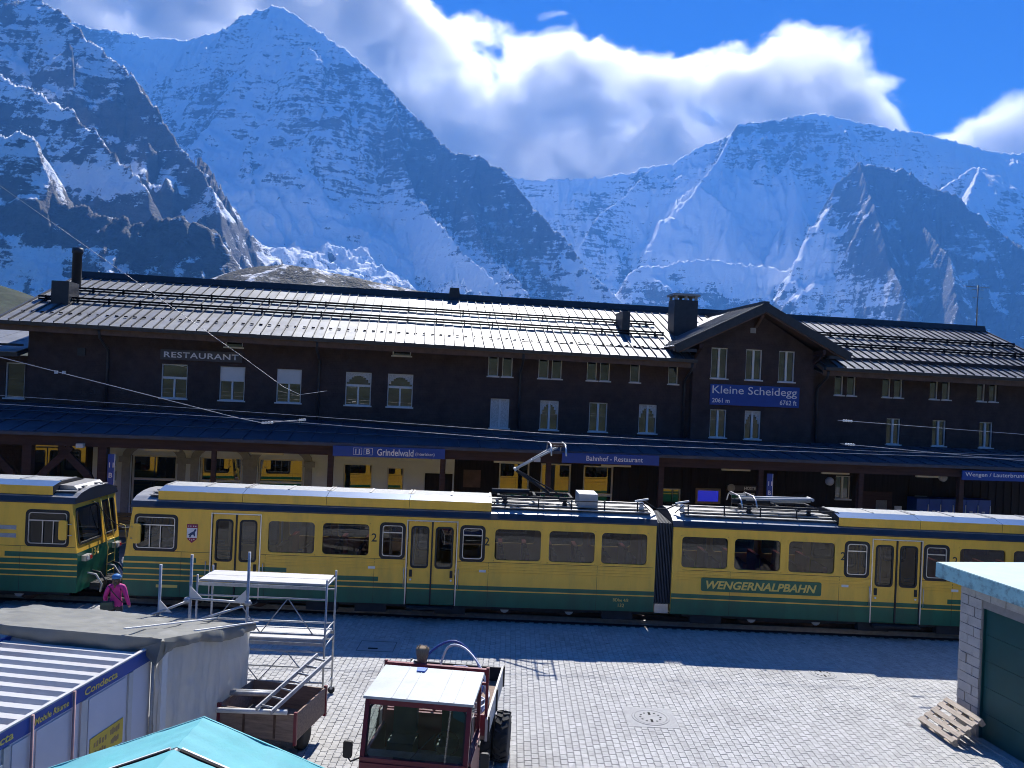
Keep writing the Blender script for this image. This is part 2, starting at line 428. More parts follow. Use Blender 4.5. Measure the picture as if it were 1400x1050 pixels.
# ------------------------------------------------------------------ clouds: real vapour behind the crests, thinning out in fibres
def cloud_bank(name, label, box, profile, density, aniso, soft=240.0, rag=2.6, nscale=0.0017, thin=650.0):
    """box: closed body that holds the bank; profile: (x, height of the cloud tops) along it"""
    x0, x1, y0, y1, z0, z1 = box
    m = bpy.data.materials.new('cloud_vapour'); m.use_nodes = True
    nt = m.node_tree; nt.nodes.clear(); N = nt.nodes; Lk = nt.links
    def mth(op, a, b=None, c=None, clamp=False):
        n = N.new('ShaderNodeMath'); n.operation = op; n.use_clamp = clamp
        for i, q in enumerate((a, b, c)):
            if q is None: continue
            if isinstance(q, (int, float)): n.inputs[i].default_value = q
            else: Lk.new(q, n.inputs[i])
        return n.outputs[0]
    o = N.new('ShaderNodeOutputMaterial'); v = N.new('ShaderNodeVolumePrincipled')
    v.inputs['Color'].default_value = (0.997, 0.997, 0.997, 1)
    v.inputs['Anisotropy'].default_value = aniso
    tc = N.new('ShaderNodeTexCoord'); sp = N.new('ShaderNodeSeparateXYZ')
    Lk.new(tc.outputs['Object'], sp.inputs['Vector'])
    fc = N.new('ShaderNodeFloatCurve'); cv = fc.mapping.curves[0]
    pts = [((x - x0) / (x1 - x0), (z - z0) / (z1 - z0)) for x, z in profile]
    cv.points[0].location = pts[0]; cv.points[1].location = pts[-1]
    for p in pts[1:-1]: cv.points.new(*p)
    fc.mapping.update()
    Lk.new(mth('DIVIDE', mth('SUBTRACT', sp.outputs['X'], x0), x1 - x0), fc.inputs['Value'])
    top = mth('ADD', mth('MULTIPLY', fc.outputs['Value'], z1 - z0), z0)
    s_top = mth('DIVIDE', mth('SUBTRACT', top, sp.outputs['Z']), soft)
    ym = (y0 + y1) / 2
    s_y = mth('MULTIPLY', mth('SUBTRACT', 1.0, mth('DIVIDE', mth('ABSOLUTE', mth('SUBTRACT', sp.outputs['Y'], ym)), (y1 - y0) / 2)), 2.2)
    s_x = mth('DIVIDE', mth('MINIMUM', mth('SUBTRACT', sp.outputs['X'], x0), mth('SUBTRACT', x1, sp.outputs['X'])), 400.0)
    s = mth('MINIMUM', mth('MINIMUM', s_top, s_y), mth('MINIMUM', s_x, 1.3))
    mp = N.new('ShaderNodeMapping'); mp.inputs['Scale'].default_value = (0.9, 1.0, 1.15); mp.inputs['Rotation'].default_value = (0.1, 0.35, 0.0)
    Lk.new(tc.outputs['Object'], mp.inputs['Vector'])
    n = N.new('ShaderNodeTexNoise'); n.inputs['Scale'].default_value = nscale; n.inputs['Detail'].default_value = 10.0
    n.inputs['Roughness'].default_value = 0.62; n.inputs['Distortion'].default_value = 0.4
    Lk.new(mp.outputs['Vector'], n.inputs['Vector'])
    s = mth('ADD', s, mth('MULTIPLY', mth('SUBTRACT', mth('MINIMUM', n.outputs['Fac'], 0.79), 0.575), rag * 2.0))
    s = mth('MINIMUM', s, mth('ADD', s_top, 0.55))
    r = N.new('ShaderNodeMapRange'); r.interpolation_type = 'SMOOTHSTEP'
    r.inputs['From Min'].default_value = 0.0; r.inputs['From Max'].default_value = 0.8
    r.inputs['To Min'].default_value = 0.0; r.inputs['To Max'].default_value = density
    Lk.new(s, r.inputs['Value']); Lk.new(r.outputs['Result'], v.inputs['Density'])
    Lk.new(v.outputs['Volume'], o.inputs['Volume'])
    ob = MB().box(*box).build(name, m)
    return tag(ob, label, kind='structure')
cloud_bank('cloud', 'large backlit cumulus bank rising behind the snowy crests', (-7000, 5000, 7900, 8800, 700, 5600),
    [(-7000, 4600), (-3650, 5000), (-1900, 4950), (-1250, 4450), (-800, 4000), (-150, 3740), (350, 3900), (800, 3820), (1180, 3640), (1700, 3660), (2300, 3800),
     (2850, 3980), (3250, 3860), (3550, 3760), (3880, 3460), (4200, 3060), (4630, 2700), (5000, 2500)], 0.0066, 0.62)
cloud_bank('cloud', 'small white cloud low over the right end of the crest', (4250, 7100, 7900, 8800, 700, 4200),
    [(4250, 2850), (4650, 3020), (5050, 3250), (5400, 3400), (5800, 3350), (7100, 3200)], 0.006, 0.6, soft=200.0, nscale=0.0026)

# ------------------------------------------------------------------ ground, pavement, track bed
M_GRASS = mat('alpine_grass', (0.05, 0.062, 0.042), 0.95, vary=0.5, scale=0.35, bump=0.6, bscale=2.0, dirt=(0.09, 0.088, 0.075), dscale=0.05, dirt_amt=0.8, spec=0.1)
M_BALLAST = mat('ballast', (0.055, 0.05, 0.05), 0.95, vary=0.5, scale=14.0, bump=1.0, bscale=25.0, spec=0.2)
M_JOINT = mat('joint_sand', (0.17, 0.165, 0.16), 0.95, vary=0.3, scale=6.0, spec=0.1)
M_PLATFORM = mat('platform_asphalt', (0.36, 0.355, 0.35), 0.9, vary=0.15, scale=2.0, bump=0.3, bscale=60.0, dirt=(0.22, 0.22, 0.22), dscale=0.7, spec=0.25)
M_STEEL = mat('worn_steel', (0.35, 0.34, 0.33), 0.35, 0.9, vary=0.2, scale=8.0)
M_RUST = mat('rusty_steel', (0.10, 0.06, 0.045), 0.8, 0.2, vary=0.4, scale=9.0)
M_CONC = mat('cast_concrete', (0.36, 0.36, 0.355), 0.85, vary=0.14, scale=5.0, bump=0.25, bscale=50.0, dirt=(0.32, 0.31, 0.3), dscale=1.4, spec=0.25)
M_IRON = mat('cast_iron', (0.16, 0.16, 0.165), 0.55, 0.5, vary=0.2, scale=12.0)
M_BLACK = mat('black_void', (0.012, 0.012, 0.013), 0.8, vary=0.1, spec=0.2)

xs = np.concatenate([[-9000, -3500, -1500, -700, -350, -200, -120], np.linspace(-80, 80, 9), [120, 200, 350, 700, 1500, 3500, 9000]])
ys = np.concatenate([[-8000, -3000, -1100], np.linspace(-700, 0, 24), [20, 45, 70, 100, 160, 240, 300, 400, 520, 700, 900, 1150, 1500, 2500, 5000, 8500]])
GX, GY = np.meshgrid(xs, ys)
back = np.clip((-GY - 45.0) / 480.0, 0, 1)
GZ = -0.08 + back ** 0.8 * 150.0 - np.clip((GY - 75.0) / 300.0, 0, 1) * 18.0
GZ += back * 9.0 * np.sin(GX * 0.013 + 1.0) * np.cos(GY * 0.017)
tag(link('ground', grid_mesh('ground', GX, GY, GZ, M_GRASS)), 'alpine meadow around the station', kind='structure')

# pavement slab and its interlocking pavers
pav_slab = MB().box(-30, 32, -12, 22.72, -0.075, -0.012).build('pavement', M_JOINT)
tag(pav_slab, 'square of grey interlocking concrete pavers in front of the train', kind='structure')

def paver_material():
    m = bpy.data.materials.new('paver_concrete'); m.use_nodes = True
    nt = m.node_tree; N = nt.nodes; Lk = nt.links; b = N['Principled BSDF']
    b.inputs['Roughness'].default_value = 0.85; b.inputs['Specular IOR Level'].default_value = 0.25
    tc = N.new('ShaderNodeTexCoord'); at = N.new('ShaderNodeAttribute'); at.attribute_name = 'tone'
    oi = N.new('ShaderNodeObjectInfo'); geo = N.new('ShaderNodeNewGeometry')
    ad = N.new('ShaderNodeMath'); ad.operation = 'ADD'; Lk.new(at.outputs['Fac'], ad.inputs[0]); Lk.new(oi.outputs['Random'], ad.inputs[1])
    fr = N.new('ShaderNodeMath'); fr.operation = 'FRACT'; Lk.new(ad.outputs[0], fr.inputs[0])
    rp = N.new('ShaderNodeValToRGB'); e = rp.color_ramp.elements
    e[0].color = (0.41, 0.405, 0.39, 1); e[1].color = (0.495, 0.49, 0.475, 1)
    Lk.new(fr.outputs[0], rp.inputs['Fac'])
    n = N.new('ShaderNodeTexNoise'); n.inputs['Scale'].default_value = 0.55; n.inputs['Detail'].default_value = 7.0; n.inputs['Roughness'].default_value = 0.68
    Lk.new(geo.outputs['Position'], n.inputs['Vector'])
    r2 = N.new('ShaderNodeValToRGB'); r2.color_ramp.elements[0].position = 0.5; r2.color_ramp.elements[1].position = 0.78
    r2.color_ramp.elements[0].color = (0, 0, 0, 1); r2.color_ramp.elements[1].color = (0.8, 0.8, 0.8, 1)
    Lk.new(n.outputs['Fac'], r2.inputs['Fac'])
    mx = N.new('ShaderNodeMix'); mx.data_type = 'RGBA'
    Lk.new(r2.outputs['Color'], mx.inputs[0]); Lk.new(rp.outputs['Color'], mx.inputs[6]); mx.inputs[7].default_value = (0.25, 0.245, 0.235, 1)
    n3 = N.new('ShaderNodeTexNoise'); n3.inputs['Scale'].default_value = 9.0; n3.inputs['Detail'].default_value = 4.0
    Lk.new(geo.outputs['Position'], n3.inputs['Vector'])
    r3 = N.new('ShaderNodeValToRGB'); r3.color_ramp.elements[0].position = 0.3; r3.color_ramp.elements[0].color = (0.8, 0.8, 0.8, 1); r3.color_ramp.elements[1].position = 0.6
    Lk.new(n3.outputs['Fac'], r3.inputs['Fac'])
    m2 = N.new('ShaderNodeMix'); m2.data_type = 'RGBA'; m2.blend_type = 'MULTIPLY'; m2.inputs[0].default_value = 1.0
    Lk.new(mx.outputs[2], m2.inputs[6]); Lk.new(r3.outputs['Color'], m2.inputs[7])
    # oil spots and drip marks
    n4 = N.new('ShaderNodeTexNoise'); n4.inputs['Scale'].default_value = 2.3; n4.inputs['Detail'].default_value = 5.0; n4.inputs['Roughness'].default_value = 0.6
    Lk.new(geo.outputs['Position'], n4.inputs['Vector'])
    r4 = N.new('ShaderNodeValToRGB'); r4.color_ramp.elements[0].position = 0.66; r4.color_ramp.elements[0].color = (1, 1, 1, 1); r4.color_ramp.elements[1].position = 0.74; r4.color_ramp.elements[1].color = (0.5, 0.49, 0.48, 1)
    Lk.new(n4.outputs['Fac'], r4.inputs['Fac'])
    m5 = N.new('ShaderNodeMix'); m5.data_type = 'RGBA'; m5.blend_type = 'MULTIPLY'; m5.inputs[0].default_value = 1.0
    Lk.new(m2.outputs[2], m5.inputs[6]); Lk.new(r4.outputs['Color'], m5.inputs[7])
    Lk.new(m5.outputs[2], b.inputs['Base Color'])
    return m
M_PAVER = paver_material()
PW, PL, PE = 0.136, 0.19, 0.011
def paver_outline(inset):
    hw = PW / 2 - 0.003 - inset; y0, y1 = 0.003 + inset, PL - 0.003 - inset
    ysr = [y0, PL * 0.25, PL * 0.5, PL * 0.75, y1]; sg = [1, -1, 1, -1, 1]
    return [(hw + sg[i] * PE, ysr[i]) for i in range(5)] + [(-hw + sg[i] * PE, ysr[i]) for i in range(4, -1, -1)]
PO, PI_ = paver_outline(0.0), paver_outline(0.005)
PAVER_VERTS = np.array([(x, y, -0.008) for x, y in PO] + [(x, y, 0.0) for x, y in PI_])
PAVER_FACES = [tuple(range(10, 20))] + [(i, (i + 1) % 10, 10 + (i + 1) % 10, 10 + i) for i in range(10)]
HOLES = [(2.72, 3.82, 15.97, 16.96), (7.62, 8.75, 19.1, 19.93), (-3.85, -2.62, 19.55, 20.65)]     # manhole plates take the place of pavers
rs = np.random.RandomState(5)
single, rest = [], []
for i in range(int(28.5 / PW)):
    x = -14.5 + i * PW
    for j in range(int(13.3 / PL) + 1):
        y = 9.5 + j * PL + (PL / 2 if i % 2 else 0.0)
        if y + PL > 22.72: continue
        if any(a + PW / 2 < x < b - PW / 2 and c < y < d - PL for a, b, c, d in HOLES): continue
        if 0.75 < x < 8.6 and 13.85 < y < 15.1 and len(single) < 300: single.append((x, y))
        else: rest.append((x, y))
pm = bpy.data.meshes.new('paver'); pm.from_pydata([tuple(v) for v in PAVER_VERTS], [], PAVER_FACES); pm.materials.append(M_PAVER); pm.update()
for x, y in single:
    o = link('paver', pm, pav_slab, (x, y, float(rs.uniform(-0.002, 0.002))))
    o.rotation_euler = (float(rs.normal(0, 0.006)), float(rs.normal(0, 0.006)), 0)
R = np.array(rest); n = len(R)
vv = np.repeat(PAVER_VERTS[None], n, 0)
vv[:, :, 2] += vv[:, :, 0] * rs.normal(0, 0.008, (n, 1)) + (vv[:, :, 1] - PL / 2) * rs.normal(0, 0.008, (n, 1)) + rs.uniform(-0.002, 0.002, (n, 1))
vv[:, :, 0] += R[:, 0:1]; vv[:, :, 1] += R[:, 1:2]
fc = [tuple(b * 20 + k for k in f) for b in range(n) for f in PAVER_FACES]
rm = bpy.data.meshes.new('paver_field'); rm.from_pydata(vv.reshape(-1, 3).tolist(), [], fc); rm.materials.append(M_PAVER)
ta = rm.attributes.new('tone', 'FLOAT', 'POINT'); ta.data.foreach_set('value', np.repeat(rs.rand(n), 20).astype(np.float32)); rm.update()
tag(link('paver_field', rm, pav_slab), 'further grey interlocking pavers', kind='stuff')

# track bed with rails and rack, platform in front of the station
tag(MB().box(-60, 60, 22.72, 25.6, -0.078, -0.03).build('track_bed', M_BALLAST), 'dark ballast track bed under the trains', kind='structure')
tag(MB().box(-40, 40, 25.6, 40.0, -0.076, 0.02).build('platform', M_PLATFORM), 'asphalt platform under the station canopy', kind='structure')
for yy, nm in ((23.05, 'rail'), (23.85, 'rail')):
    t = MB()
    t.box(-60, 60, yy - 0.06, yy + 0.06, -0.03, -0.012); t.box(-60, 60, yy - 0.012, yy + 0.012, -0.012, 0.06); t.box(-60, 60, yy - 0.035, yy + 0.035, 0.06, 0.10)
    tag(t.build(nm, M_STEEL), 'steel rail of the rack railway track', kind='structure')
t = MB().box(-60, 60, 23.43, 23.47, -0.02, 0.12)
tag(t.build('rack_rail', M_RUST), 'toothed rack rail between the rails', kind='structure')

# brown foothill in front of the rock walls and a meadow slope at the left
def hill(name, ridge, x0, x1, y0, y1, nx, ny, steep, Hs, amp, lam, m, label, snow=None):
    HX, HY = np.meshgrid(np.linspace(x0, x1, nx), np.linspace(y0, y1, ny))
    Z, d, a = ridge_field(HX + fbm(HX / lam, HY / lam, 4) * lam * 0.2, HY, [ridge], steep, Hs)
    Z = Z + (fbm(HX / lam + 3, HY / lam, 6, 0.55)) * amp * np.clip(d / 40.0, 0.15, 1)
    tag(link(name, grid_mesh(name, HX, HY, Z, m, None if snow is None else {'snow': snow + fbm(HX / 30.0, HY / 60.0, 5, 0.6) * 0.4})), label, kind='structure')
M_HILL = snow_rock('brown_turf', (0.055, 0.048, 0.03), (0.8, 0.8, 0.82))
hill('hill', [(-520,930,70), (-448,900,80), (-368,850,98), (-286,800,114), (-243,780,119), (-205,780,116), (-157,800,109), (-113,820,104), (-40,870,98), (60,930,96)], -700, 260, 560, 1150, 240, 150, 0.55, 160, 7, 70, M_HILL, 'brown grassy hill with a thin snow cover in front of the rock wall', 0.33)
hill('hill', [(-420,240,66), (-207,240,39), (-179,240,34), (-161,240,31), (-153,240,28), (-144,240,21), (-120,240,4), (-60,240,-12)], -420, -50, 120, 340, 120, 80, 0.32, 60, 1.2, 20, M_GRASS, 'green meadow slope at the left edge')

# ------------------------------------------------------------------ shared wall, window and lettering builders
def holed_wall(mb, x0, x1, z0, z1, holes, y, depth, pick, xb=(), zb=(), back=False, jamb=0):
    """wall sheet at y with rectangular openings; pick(x, z) gives the material slot; jambs of the openings run to y + depth"""
    X = sorted({round(v, 4) for v in [x0, x1, *xb, *[h[0] for h in holes], *[h[1] for h in holes]] if x0 - 1e-6 <= v <= x1 + 1e-6})
    Z = sorted({round(v, 4) for v in [z0, z1, *zb, *[h[2] for h in holes], *[h[3] for h in holes]] if z0 - 1e-6 <= v <= z1 + 1e-6})
    for a, b in zip(X[:-1], X[1:]):
        for c, d in zip(Z[:-1], Z[1:]):
            mx, mz = (a + b) / 2, (c + d) / 2
            if any(h[0] < mx < h[1] and h[2] < mz < h[3] for h in holes): continue
            mb.mi = pick(mx, mz)
            p = [(a, y, c), (b, y, c), (b, y, d), (a, y, d)]
            mb.quadface(p[::-1] if back else p)
    mb.mi = jamb
    for h in holes:
        a, b, c, d = h
        for p in ([(a, y, c), (a, y, d), (a, y + depth, d), (a, y + depth, c)], [(b, y, d), (b, y, c), (b, y + depth, c), (b, y + depth, d)],
                  [(b, y, c), (a, y, c), (a, y + depth, c), (b, y + depth, c)], [(a, y, d), (b, y, d), (b, y + depth, d), (a, y + depth, d)]):
            mb.quadface(p)
    return mb

def text_mesh(s, m, width=None, height=None, bold=0.0, shear=0.0, spacing=1.0, depth=0.006):
    """lettering as a mesh standing in the XZ plane, reading towards -Y, lower left corner at the origin"""
    cu = bpy.data.curves.new('lettering', 'FONT'); cu.body = s; cu.size = 1.0; cu.offset = bold; cu.shear = shear; cu.space_character = spacing
    cu.extrude = 0.0; cu.resolution_u = 3
    ob = bpy.data.objects.new('lettering_tmp', cu); COL.objects.link(ob)
    me = bpy.data.meshes.new_from_object(ob.evaluated_get(bpy.context.evaluated_depsgraph_get()))
    bpy.data.objects.remove(ob)
    n = len(me.vertices); co = np.zeros(n * 3, np.float32); me.vertices.foreach_get('co', co); co = co.reshape(-1, 3)
    lo = co.min(0); hi = co.max(0)
    kx = (width / (hi[0] - lo[0])) if width else None; kz = (height / (hi[1] - lo[1])) if height else None
    kx = kx or kz; kz = kz or kx
    out = np.zeros_like(co); out[:, 0] = (co[:, 0] - lo[0]) * kx; out[:, 2] = (co[:, 1] - lo[1]) * kz
    me.vertices.foreach_set('co', out.reshape(-1)); me.materials.clear(); me.materials.append(m); me.update()
    return me

def glass_material(name, col, ior=2.3, rough=0.01, bump=0.0, bscale=2.0):
    m = bpy.data.materials.new(name); m.use_nodes = True
    N = m.node_tree.nodes; Lk = m.node_tree.links; b = N['Principled BSDF']
    b.inputs['Base Color'].default_value = (*col, 1); b.inputs['Roughness'].default_value = rough
    b.inputs['IOR'].default_value = ior
    if bump:
        tc = N.new('ShaderNodeTexCoord'); n = N.new('ShaderNodeTexNoise'); n.inputs['Scale'].default_value = bscale; n.inputs['Detail'].default_value = 1.0
        Lk.new(tc.outputs['Object'], n.inputs['Vector'])
        bp = N.new('ShaderNodeBump'); bp.inputs['Strength'].default_value = bump; bp.inputs['Distance'].default_value = 0.02
        Lk.new(n.outputs['Fac'], bp.inputs['Height']); Lk.new(bp.outputs['Normal'], b.inputs['Normal'])
    return m
def clear_glass(name, tint, ior=1.9):
    """see-through pane: tinted transmission plus a mirror layer"""
    m = bpy.data.materials.new(name); m.use_nodes = True
    nt = m.node_tree; nt.nodes.clear(); N = nt.nodes; Lk = nt.links
    o = N.new('ShaderNodeOutputMaterial'); t = N.new('ShaderNodeBsdfTransparent'); g = N.new('ShaderNodeBsdfGlossy'); f = N.new('ShaderNodeFresnel'); mx = N.new('ShaderNodeMixShader')
    t.inputs['Color'].default_value = (*tint, 1); g.inputs['Roughness'].default_value = 0.0; g.inputs['Color'].default_value = (0.95, 0.97, 1, 1)
    f.inputs['IOR'].default_value = ior
    tc = N.new('ShaderNodeTexCoord'); n = N.new('ShaderNodeTexNoise'); n.inputs['Scale'].default_value = 1.3; n.inputs['Detail'].default_value = 1.0
    Lk.new(tc.outputs['Object'], n.inputs['Vector'])
    bp = N.new('ShaderNodeBump'); bp.inputs['Strength'].default_value = 0.05; bp.inputs['Distance'].default_value = 0.02
    Lk.new(n.outputs['Fac'], bp.inputs['Height']); Lk.new(bp.outputs['Normal'], g.inputs['Normal'])
    Lk.new(f.outputs['Fac'], mx.inputs['Fac']); Lk.new(t.outputs['BSDF'], mx.inputs[1]); Lk.new(g.outputs['BSDF'], mx.inputs[2]); Lk.new(mx.outputs['Shader'], o.inputs['Surface'])
    return m
def shingle_material(name, col, rows=7.0, cols=9.0):
    """dark timber shingles: courses too fine to tell apart at this distance"""
    m = mat(name, col, 0.85, vary=0.28, scale=2.2, dirt=(col[0] * 1.7, col[1] * 1.55, col[2] * 1.5), dscale=0.35, spec=0.25)
    N = m.node_tree.nodes; Lk = m.node_tree.links; b = N['Principled BSDF']
    tc = N.new('ShaderNodeTexCoord'); mp = N.new('ShaderNodeMapping'); mp.inputs['Rotation'].default_value = (math.radians(90), 0, 0)
    Lk.new(tc.outputs['Object'], mp.inputs['Vector'])
    br = N.new('ShaderNodeTexBrick'); br.inputs['Scale'].default_value = 1.0; br.inputs['Brick Width'].default_value = 0.16; br.inputs['Row Height'].default_value = 0.15
    br.inputs['Mortar Size'].default_value = 0.012; br.inputs['Color1'].default_value = (0.5, 0.5, 0.5, 1); br.inputs['Color2'].default_value = (1, 1, 1, 1); br.inputs['Mortar'].default_value = (0, 0, 0, 1)
    Lk.new(mp.outputs['Vector'], br.inputs['Vector'])
    bp = N.new('ShaderNodeBump'); bp.inputs['Strength'].default_value = 0.8; bp.inputs['Distance'].default_value = 0.02
    Lk.new(br.outputs['Color'], bp.inputs['Height']); Lk.new(bp.outputs['Normal'], b.inputs['Normal'])
    return m

M_SHINGLE = shingle_material('dark_shingle', (0.066, 0.047, 0.043))
M_BOARD = mat('dark_boards', (0.022, 0.018, 0.018), 0.8, vary=0.35, scale=1.2, stretch=(9, 9, 0.4), spec=0.25)
M_PLASTER = mat('pale_plaster', (0.76, 0.83, 0.92), 0.9, vary=0.05, scale=2.0, dirt=(0.6, 0.62, 0.64), dscale=0.5, spec=0.2)
M_STONE = mat('grey_stone_trim', (0.36, 0.37, 0.39), 0.9, vary=0.15, scale=6.0, spec=0.2)
M_BEAM = mat('brown_beam', (0.055, 0.030, 0.026), 0.7, vary=0.3, scale=2.0, stretch=(0.6, 6, 6), spec=0.3)
M_FRAME = mat('white_frame', (0.72, 0.72, 0.70), 0.5, vary=0.05)
M_SOFFIT = mat('soffit_boards', (0.12, 0.075, 0.055), 0.7, vary=0.3, scale=3.0)
M_ZINC = mat('dark_zinc', (0.045, 0.048, 0.055), 0.45, 0.3, vary=0.2, scale=5.0)
M_SHEET = mat('roof_sheet_metal', (0.20, 0.21, 0.23), 0.56, 0.5, vary=0.25, scale=1.3, bump=0.12, bscale=1.6, dirt=(0.12, 0.125, 0.135), dscale=0.9)
M_SEAM = mat('shaded_seam_metal', (0.07, 0.068, 0.07), 0.6, 0.3, vary=0.2)  # seams coloured darker so their shadow lines show on the sheets
M_GUARD = mat('tarred_guard', (0.018, 0.017, 0.018), 0.95, vary=0.2, spec=0.05)
M_CANOPY = mat('canopy_slate', (0.05, 0.06, 0.09), 0.5, vary=0.25, scale=2.5, bump=0.3, bscale=8.0, spec=0.5)
M_GLASS = glass_material('dark_window_glass', (0.018, 0.02, 0.022), 2.2, bump=0.06, bscale=1.2)
M_GLASS_LOW = glass_material('shop_window_glass', (0.02, 0.022, 0.024), 1.85, bump=0.035, bscale=0.9)
M_BLIND = mat('white_blind', (0.75, 0.75, 0.73), 0.7, vary=0.04, scale=4.0)
M_LACE = mat('lace_and_reflection', (0.62, 0.61, 0.58), 0.9, vary=0.35, scale=22.0, stretch=(1.6, 1, 1))
M_BLUE = mat('sign_blue', (0.006, 0.06, 0.33), 0.4, vary=0.08)
M_WHITE = mat('white_lettering', (0.82, 0.82, 0.82), 0.5, vary=0.02)
M_GREYSIGN = mat('grey_sign', (0.085, 0.08, 0.085), 0.6, vary=0.1)
M_TUBE = mat('tube_lamp_cover', (0.6, 0.61, 0.6), 0.4, vary=0.03)
def screen_material():
    m = bpy.data.materials.new('screen_blue'); m.use_nodes = True
    b = m.node_tree.nodes['Principled BSDF']; b.inputs['Base Color'].default_value = (0.01, 0.02, 0.2, 1); b.inputs['Roughness'].default_value = 0.2
    b.inputs['Emission Color'].default_value = (0.01, 0.02, 0.5, 1); b.inputs['Emission Strength'].default_value = 0.35
    return m
M_SCREEN = screen_material()

# ------------------------------------------------------------------ station building (local x along the facade, y into it)
BO = Vector((0, 33.6, 0)); BR = math.radians(7.0)
def bworld(u, w, z):
    return BO + Vector((u * math.cos(BR) - w * math.sin(BR), u * math.sin(BR) + w * math.cos(BR), z))
B = empty('station_building', BO, BR, 'long dark shingled station building with a bright sheet metal roof', 'building')
def z_eave(u): return 8.50 - 0.0085 * u
def z_ridge(u): return 11.20 - 0.004 * u
def z_can_wall(u): return float(np.interp(u, [-22, -17, -2, 27], [5.42, 5.36, 4.95, 4.86]))
def z_can_edge(u): return 4.52 - 0.004 * u
UL, UR = -19.8, 26.4

WIN = []   # u0, u1, z0, z1, style
for u0, u1, st in ((-14.62, -13.58, 'open'), (-12.29, -11.27, 'blind'), (-9.98, -8.96, 'blind'), (-7.13, -6.05, 'arch'), (-5.36, -4.28, 'arch')): WIN.append((u0, u1, 5.80, 7.22, st))
WIN += [(-12.13, -11.41, 8.03, 8.44, 'vent'), (-5.21, -4.42, 8.00, 8.42, 'vent')]
for u in (-1.08, -0.46, 1.14, 1.73, 3.31, 3.90, 5.27, 7.03): WIN.append((u, u + 0.46, 7.30, 8.20, 'small'))
for u in (14.96, 15.57, 17.31, 17.90, 19.69, 20.31, 22.10, 22.72): WIN.append((u, u + 0.43, 7.13, 8.10, 'small'))
for u, st in ((-0.90, 'lace'), (1.29, 'lace2'), (3.49, 'pair'), (5.75, 'lace2')): WIN.append((u, u + 0.83, 5.05, 6.34, st))
for u in (17.6, 19.9, 22.3): WIN.append((u, u + 0.70, 4.95, 6.16, 'pair'))
GWIN = [(8.87, 9.64, 7.64, 9.02, 'pair'), (10.49, 11.26, 7.64, 9.02, 'pair'), (12.05, 12.82, 7.62, 9.02, 'pair'), (8.93, 9.70, 5.00, 6.26, 'pair'), (10.55, 11.32, 4.98, 6.26, 'lace2')]
LOW = [(-15.62, -13.85, 1.05, 3.42, 'shop'), (-12.92, -11.23, 1.05, 3.42, 'shop'), (-10.57, -8.72, 1.05, 3.42, 'shop'), (-5.21, -4.52, 1.2, 3.2, 'plain'),
       (-0.40, 0.94, 0.45, 3.58, 'shop'), (1.44, 2.80, 0.45, 3.58, 'shop'), (3.35, 4.71, 0.45, 3.54, 'shop'), (6.96, 7.85, 0.5, 2.62, 'plain'), (15.21, 15.94, 2.35, 3.42, 'pair'),
       (-7.05, -5.85, 0.1, 3.3, 'plain'), (10.22, 11.35, 0.3, 2.5, 'plain'), (19.15, 19.85, 0.9, 2.6, 'plain')]

wall = MB()
def wall_pick(x, z):
    if z < 4.8: return 1 if -17.15 < x < -2.35 else (2 if x > -2.35 else 2)
    return 0
front_holes = [w[:4] for w in WIN + LOW] + [(-19.6, -17.35, 0.5, 3.9), (8.15, 13.62, 4.9, 8.35)]
holed_wall(wall, UL, UR, 0.02, 8.35, front_holes, 0.0, 0.16, wall_pick, xb=(-17.15, -2.35), zb=(4.8,), jamb=0)
# the top course under the eaves and the back and side walls
wall.mi = 0
wall.quadface([(UL, 0, 8.35), (UR, 0, 8.35), (UR, 0, 8.9), (UL, 0, 8.9)])
wall.quadface([(UL, 12, 0.02), (UL, 12, 8.9), (UR, 12, 8.9), (UR, 12, 0.02)])
for u in (UL, UR):
    wall.quadface([(u, 0, 0.02), (u, 0, 8.9), (u, 6, z_ridge(u) - 0.15), (u, 12, 8.9), (u, 12, 0.02)])
wall_o = wall.build('wall', [M_SHINGLE, M_PLASTER, M_BOARD], B)

# gable wall; panes are opaque, the dark of the rooms put into their colour
gable = MB()
GU0, GU1, GW, GAP, GZE = 8.04, 13.74, -0.32, 10.89, 9.05
holed_wall(gable, GU0, GU1, 4.85, GZE, [w[:4] for w in GWIN], GW, 0.16, lambda x, z: 0)
gable.mi = 0
gable.quadface([(GU0, GW, GZE), (GU1, GW, GZE), (GAP, GW, 10.72)])
gable.quadface([(GU0, 0.3, 4.85), (GU0, GW, 4.85), (GU0, GW, GZE), (GU0, 0.3, GZE)])
gable.quadface([(GU1, GW, 4.85), (GU1, 0.3, 4.85), (GU1, 0.3, GZE), (GU1, GW, GZE)])
gable.build('gable_wall', M_SHINGLE, B)

